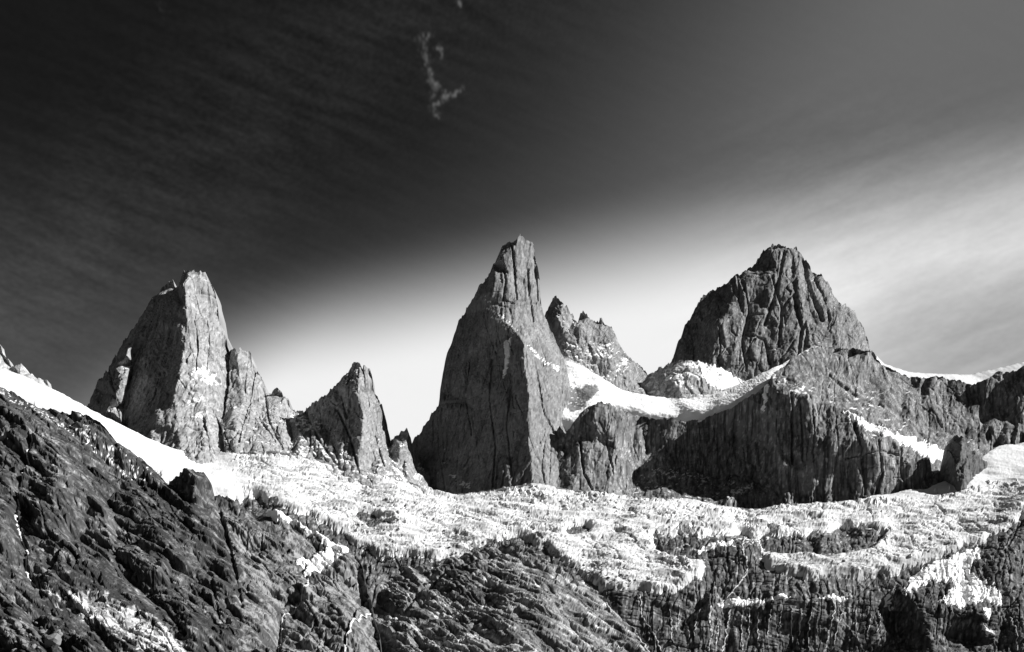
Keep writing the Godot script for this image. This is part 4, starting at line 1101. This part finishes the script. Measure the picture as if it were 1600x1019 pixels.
func build_details() -> void:
	# snow left on the rock below the glacier
	drape(left_slope, self, "snow_patch", {"label": "forked white snow tongue running down beside the slanting rock rib", "category": "snow patch", "rough": 3.0, "thick": 2.0, "outlines": [[415, 800, 430, 805, 457, 813, 483, 830, 516, 850, 548, 862, 545, 872, 526, 881, 500, 884, 482, 898, 475, 890, 486, 872, 470, 882, 462, 876, 468, 870, 490, 868, 516, 861, 500, 846, 467, 826, 430, 814]]})
	drape(left_slope, self, "snow_patch", {"label": "small snow patch filling the narrow gully head between the rock slabs", "category": "snow patch", "rough": 4.0, "thick": 2.0, "outlines": [[580, 899, 588, 902, 592, 920, 580, 928, 572, 926, 578, 916]]})
	drape(bench, self, "snow_patch", {"label": "flat white snow wedge lying on a ledge above the streaming cliff", "category": "snow patch", "rough": 2.5, "thick": 2.0, "outlines": [[1120, 944, 1140, 936, 1154, 932, 1172, 936, 1198, 936, 1197, 940, 1172, 944, 1140, 946]]})
	drape(bench, self, "snow_patch", {"label": "thin snow sliver slanting across the dark rock beside the glacier tongue", "category": "snow patch", "rough": 2.5, "thick": 1.8, "outlines": [[1086, 862, 1110, 852, 1146, 847, 1140, 853, 1112, 858, 1092, 866]]})
	drape(bench, self, "snow_patch", {"label": "branching snow tongue spilling from the glacier over dark boulders", "category": "snow patch", "rough": 5.0, "thick": 2.2, "outlines": [[1532, 852, 1534, 868, 1512, 884, 1520, 894, 1540, 906, 1568, 926, 1570, 942, 1540, 934, 1500, 946, 1466, 940, 1484, 925, 1500, 912, 1478, 906, 1456, 904, 1436, 916, 1414, 930, 1422, 906, 1446, 884, 1490, 868]]})
	drape(bench, self, "snow_patch", {"label": "small snow patch at the lip of the black chasm", "category": "snow patch", "rough": 3.0, "thick": 1.8, "outlines": [[1384, 930, 1392, 928, 1398, 938, 1394, 950, 1386, 944]]})
	drape(bench, self, "snow_patch", {"label": "short thin snow strip on the ledge over striped slabs", "category": "snow patch", "rough": 2.0, "thick": 1.6, "outlines": [[1200, 934, 1222, 929, 1234, 933, 1215, 938, 1200, 938]]})
	drape(bench, self, "snow_patch", {"label": "long hairline snow strip on the ledge between two streams", "category": "snow patch", "rough": 2.0, "thick": 1.6, "outlines": [[1278, 936, 1300, 931, 1326, 932, 1322, 937, 1295, 938]]})
	drape(bench, self, "snow_patch", {"label": "small triangular snow patch on the steep block beyond the chasm", "category": "snow patch", "rough": 2.0, "thick": 1.6, "outlines": [[1537, 947, 1554, 947, 1547, 966]]})
	drape(bench, self, "snow_patch", {"label": "ragged snow remnant low on the steep block under a triangular patch", "category": "snow patch", "rough": 3.0, "thick": 1.6, "outlines": [[1534, 974, 1546, 976, 1556, 992, 1544, 992]]})
	drape(bench, self, "snow_patch", {"label": "snow scrap at the toe of the glacier beside the slab dome", "category": "snow patch", "rough": 3.0, "thick": 1.8, "outlines": [[894, 913, 914, 911, 930, 922, 912, 922]]})
	# meltwater
	stream(left_slope, "white stream tumbling down a gully of the dark stony mountainside", [50, 680, 40, 702, 34, 738, 22, 756, 18, 792, 26, 828, 36, 850, 42, 862, 32, 880, 48, 900], 5.0)
	stream(left_slope, "thin stream dropping from the foot of the forked snow tongue", [480, 900, 482, 916, 467, 938, 450, 950, 438, 956, 435, 982, 430, 1019], 2.2)
	stream(left_slope, "stream twisting through the rock gully beneath the small snow patch", [588, 900, 592, 915, 578, 926, 586, 940, 580, 952, 566, 966, 552, 980, 544, 994, 536, 1019], 3.6)
	stream(slab, "double-strand stream curving along the edge of the slab dome", [946, 928, 950, 945, 954, 958, 976, 972, 990, 988, 1002, 1004, 1014, 1021], 3.4)
	stream(bench, "stream falling from the glacier toe next to the slab dome", [999, 931, 1001, 950, 1003, 966, 1019, 988, 1027, 1004, 1032, 1020], 2.6)
	stream(bench, "stream winding down from the rock island to the snow wedge", [1163, 841, 1158, 866, 1169, 888, 1162, 902, 1150, 918, 1141, 928, 1120, 945], 2.8)
	stream(bench, "broad fall below the tip of the snow wedge", [1111, 949, 1106, 972, 1110, 992, 1107, 1020], 3.2)
	stream(bench, "slender fall beside the broad one under the snow wedge", [1118, 958, 1122, 980, 1118, 1008], 2.0)
	stream(bench, "long fall below the middle of the snow wedge", [1142, 950, 1138, 970, 1136, 992, 1128, 1019], 2.4)
	stream(bench, "faint fall on the dark wall between the slab dome and snow wedge", [1093, 952, 1086, 980, 1082, 1000], 1.8)
	stream(bench, "stream braiding down the striped slabs below the hairline snow strip", [1297, 936, 1304, 952, 1300, 970, 1294, 990, 1290, 1014], 2.4)
	stream(bench, "second stream on the striped slabs, close to the braided one", [1312, 942, 1316, 960, 1308, 980, 1304, 1010], 2.0)
	stream(bench, "slanting stream crossing the striped slabs toward the chasm", [1312, 950, 1324, 972, 1340, 998, 1352, 1016], 2.0)
	for x in [1048, 1062, 1074, 1160, 1172, 1186, 1204, 1222, 1236, 1252, 1266, 1338, 1362, 1376]:
		var y := rng.randf_range(944.0, 962.0)
		var lean := rng.randf_range(-8.0, 4.0)
		stream(bench, "hairline meltwater fall on the dark wet wall below the ledges", [x, y, x + lean * 0.4, y + 18.0, x + lean, y + rng.randf_range(30.0, 62.0)], 1.7)
	stream(bench, "faint stream on the steep block at the end of the cliffs", [1580, 962, 1588, 985, 1592, 1015], 2.0)
	# blocks of ice
	var ice_material := StandardMaterial3D.new()
	ice_material.resource_name = "ice"
	ice_material.albedo_color = Color(0.8, 0.8, 0.8)
	ice_material.roughness = 0.7
	var ice_shapes: Array[ArrayMesh] = []
	for k in 8:
		ice_shapes.append(lump(6, 0.1))
	var zones := [[poly([740, 772, 1000, 782, 1150, 803, 1160, 822, 1000, 812, 800, 800]), 1.6, 0.3], [poly([380, 722, 520, 738, 640, 770, 660, 840, 560, 835, 420, 775]), 0.7, 0.2], [poly([640, 780, 1000, 800, 1160, 815, 1080, 885, 1000, 920, 930, 910, 840, 850, 700, 860]), 0.75, 0.28], [poly([1190, 805, 1390, 795, 1590, 770, 1560, 820, 1430, 875, 1250, 895, 1370, 850, 1380, 815]), 1.0, 0.22]]
	var spots := []
	var tries := 0
	while spots.size() < 1500 and tries < 90000:
		tries += 1
		var z = zones[rng.randi() % 4]
		var q := Vector2(rng.randf_range(370, 1600), rng.randf_range(715, 930))
		if not Geometry2D.is_point_in_polygon(q, z[0]):
			continue
		var i := clampi(roundi((q.x - bench.x0) / bench.step), 0, bench.nc - 1)
		var j := clampi(roundi((q.y - bench.y0) / bench.step), 0, bench.nr - 1)
		if bench.ice[i * bench.nr + j] <= 0.7:
			continue
		var size: float = z[1] * (1.1 + 2.8 * pow(rng.randf(), 3.0))
		spots.append([size, spot(bench, q.x, q.y)])
	spots.sort_custom(func(a, b): return a[0] > b[0])
	var rest := MultiMesh.new()
	rest.transform_format = MultiMesh.TRANSFORM_3D
	rest.mesh = ice_shapes[0]
	rest.instance_count = spots.size() - 300
	for k in spots.size():
		var b := Basis.from_euler(Vector3(rng.randf_range(-0.5, 0.5), rng.randf() * TAU, rng.randf_range(-0.5, 0.5))).scaled(Vector3(rng.randf_range(0.8, 1.5), rng.randf_range(0.8, 1.7), rng.randf_range(0.8, 1.3)) * spots[k][0])
		var t := Transform3D(b, spots[k][1] + Vector3(0, 0.05 * spots[k][0], 0))
		if k < 300:
			var mi := MeshInstance3D.new()
			mi.name = "ice_block" if k == 0 else "ice_block_%03d" % k
			mi.mesh = ice_shapes[k % 8]
			mi.material_override = ice_material
			mi.transform = t
			glacier.add_child(mi, true)
		else:
			rest.set_instance_transform(k - 300, t)
	var mm := MultiMeshInstance3D.new()
	mm.name = "ice_rubble"
	mm.multimesh = rest
	mm.material_override = ice_material
	mm.set_meta("kind", "stuff")
	glacier.add_child(mm, true)
	# dark stones carried on the ice
	var debris := MultiMesh.new()
	debris.transform_format = MultiMesh.TRANSFORM_3D
	debris.mesh = lump(6, 0.2)
	debris.instance_count = 1500
	var belts := [poly([560, 850, 600, 862, 690, 872, 760, 845, 800, 838, 850, 866, 930, 918, 900, 900, 840, 862, 790, 850, 700, 882, 600, 880]), poly([655, 775, 700, 785, 740, 800, 760, 835, 700, 868, 660, 850, 690, 820]), poly([420, 740, 520, 745, 640, 800, 620, 850, 520, 815]), poly([830, 850, 1000, 850, 1050, 900, 980, 925, 920, 905])]
	var laid := 0
	while laid < 1500:
		var q := Vector2(rng.randf_range(420, 1060), rng.randf_range(740, 925))
		if not Geometry2D.is_point_in_polygon(q, belts[[0, 0, 1, 1, 2, 3][rng.randi() % 6]]):
			continue
		var size := 0.5 + 2.0 * pow(rng.randf(), 4.0)
		debris.set_instance_transform(laid, Transform3D(Basis.from_euler(Vector3(rng.randf(), rng.randf() * TAU, rng.randf())).scaled(Vector3(1.3, 0.9, 1.2) * size), spot(bench, q.x, q.y)))
		laid += 1
	var dark_stone := StandardMaterial3D.new()
	dark_stone.resource_name = "dark moraine stone"
	dark_stone.albedo_color = Color(0.3, 0.3, 0.3)
	dark_stone.roughness = 0.9
	var dm := MultiMeshInstance3D.new()
	dm.name = "moraine_stones"
	dm.multimesh = debris
	dm.material_override = dark_stone
	dm.set_meta("kind", "stuff")
	glacier.add_child(dm, true)
	# boulders at the foot of the dark slope
	var stone := StandardMaterial3D.new()
	stone.resource_name = "boulder stone"
	stone.albedo_color = Color(0.45, 0.45, 0.45)
	stone.roughness = 0.9
	var shapes: Array[ArrayMesh] = []
	for k in 7:
		shapes.append(lump(12, 0.3))
	var field := poly([0, 890, 40, 905, 90, 950, 130, 1000, 120, 1019, 0, 1019])
	var done := 0
	while done < 46:
		var q := Vector2(rng.randf_range(0, 130), rng.randf_range(888, 1019))
		if not Geometry2D.is_point_in_polygon(q, field):
			continue
		var mi := MeshInstance3D.new()
		mi.name = numbered("boulder")
		mi.mesh = shapes[done % 7]
		mi.material_override = stone
		var size := 1.3 + 4.0 * pow(rng.randf(), 2.2)
		if done == 0:
			q = Vector2(81, 1000)
			size = 8.0
		mi.transform = Transform3D(Basis.from_euler(Vector3(rng.randf() * 0.6, rng.randf() * TAU, rng.randf() * 0.6)).scaled(Vector3(1, rng.randf_range(0.8, 1.3), 1) * size), front(q.x, q.y) + Vector3(0, 0.1, 0.25) * size)
		add_child(mi)
		if done == 0:
			tag(mi, "big rounded pale boulder at the foot of the dark stony mountainside", "boulder", "boulders on the scree")
		else:
			var how := "large" if size > 3.0 else ("middling" if size > 2.0 else "small")
			var where := "close beside the big rounded pale boulder" if q.distance_to(Vector2(81, 1000)) < 34.0 else ("just below the foot of the white gully stream" if q.y < 935.0 else "in the open scree under the dark mountainside")
			tag(mi, "%s angular grey boulder lying %s" % [how, where], "boulder", "boulders on the scree")
		done += 1
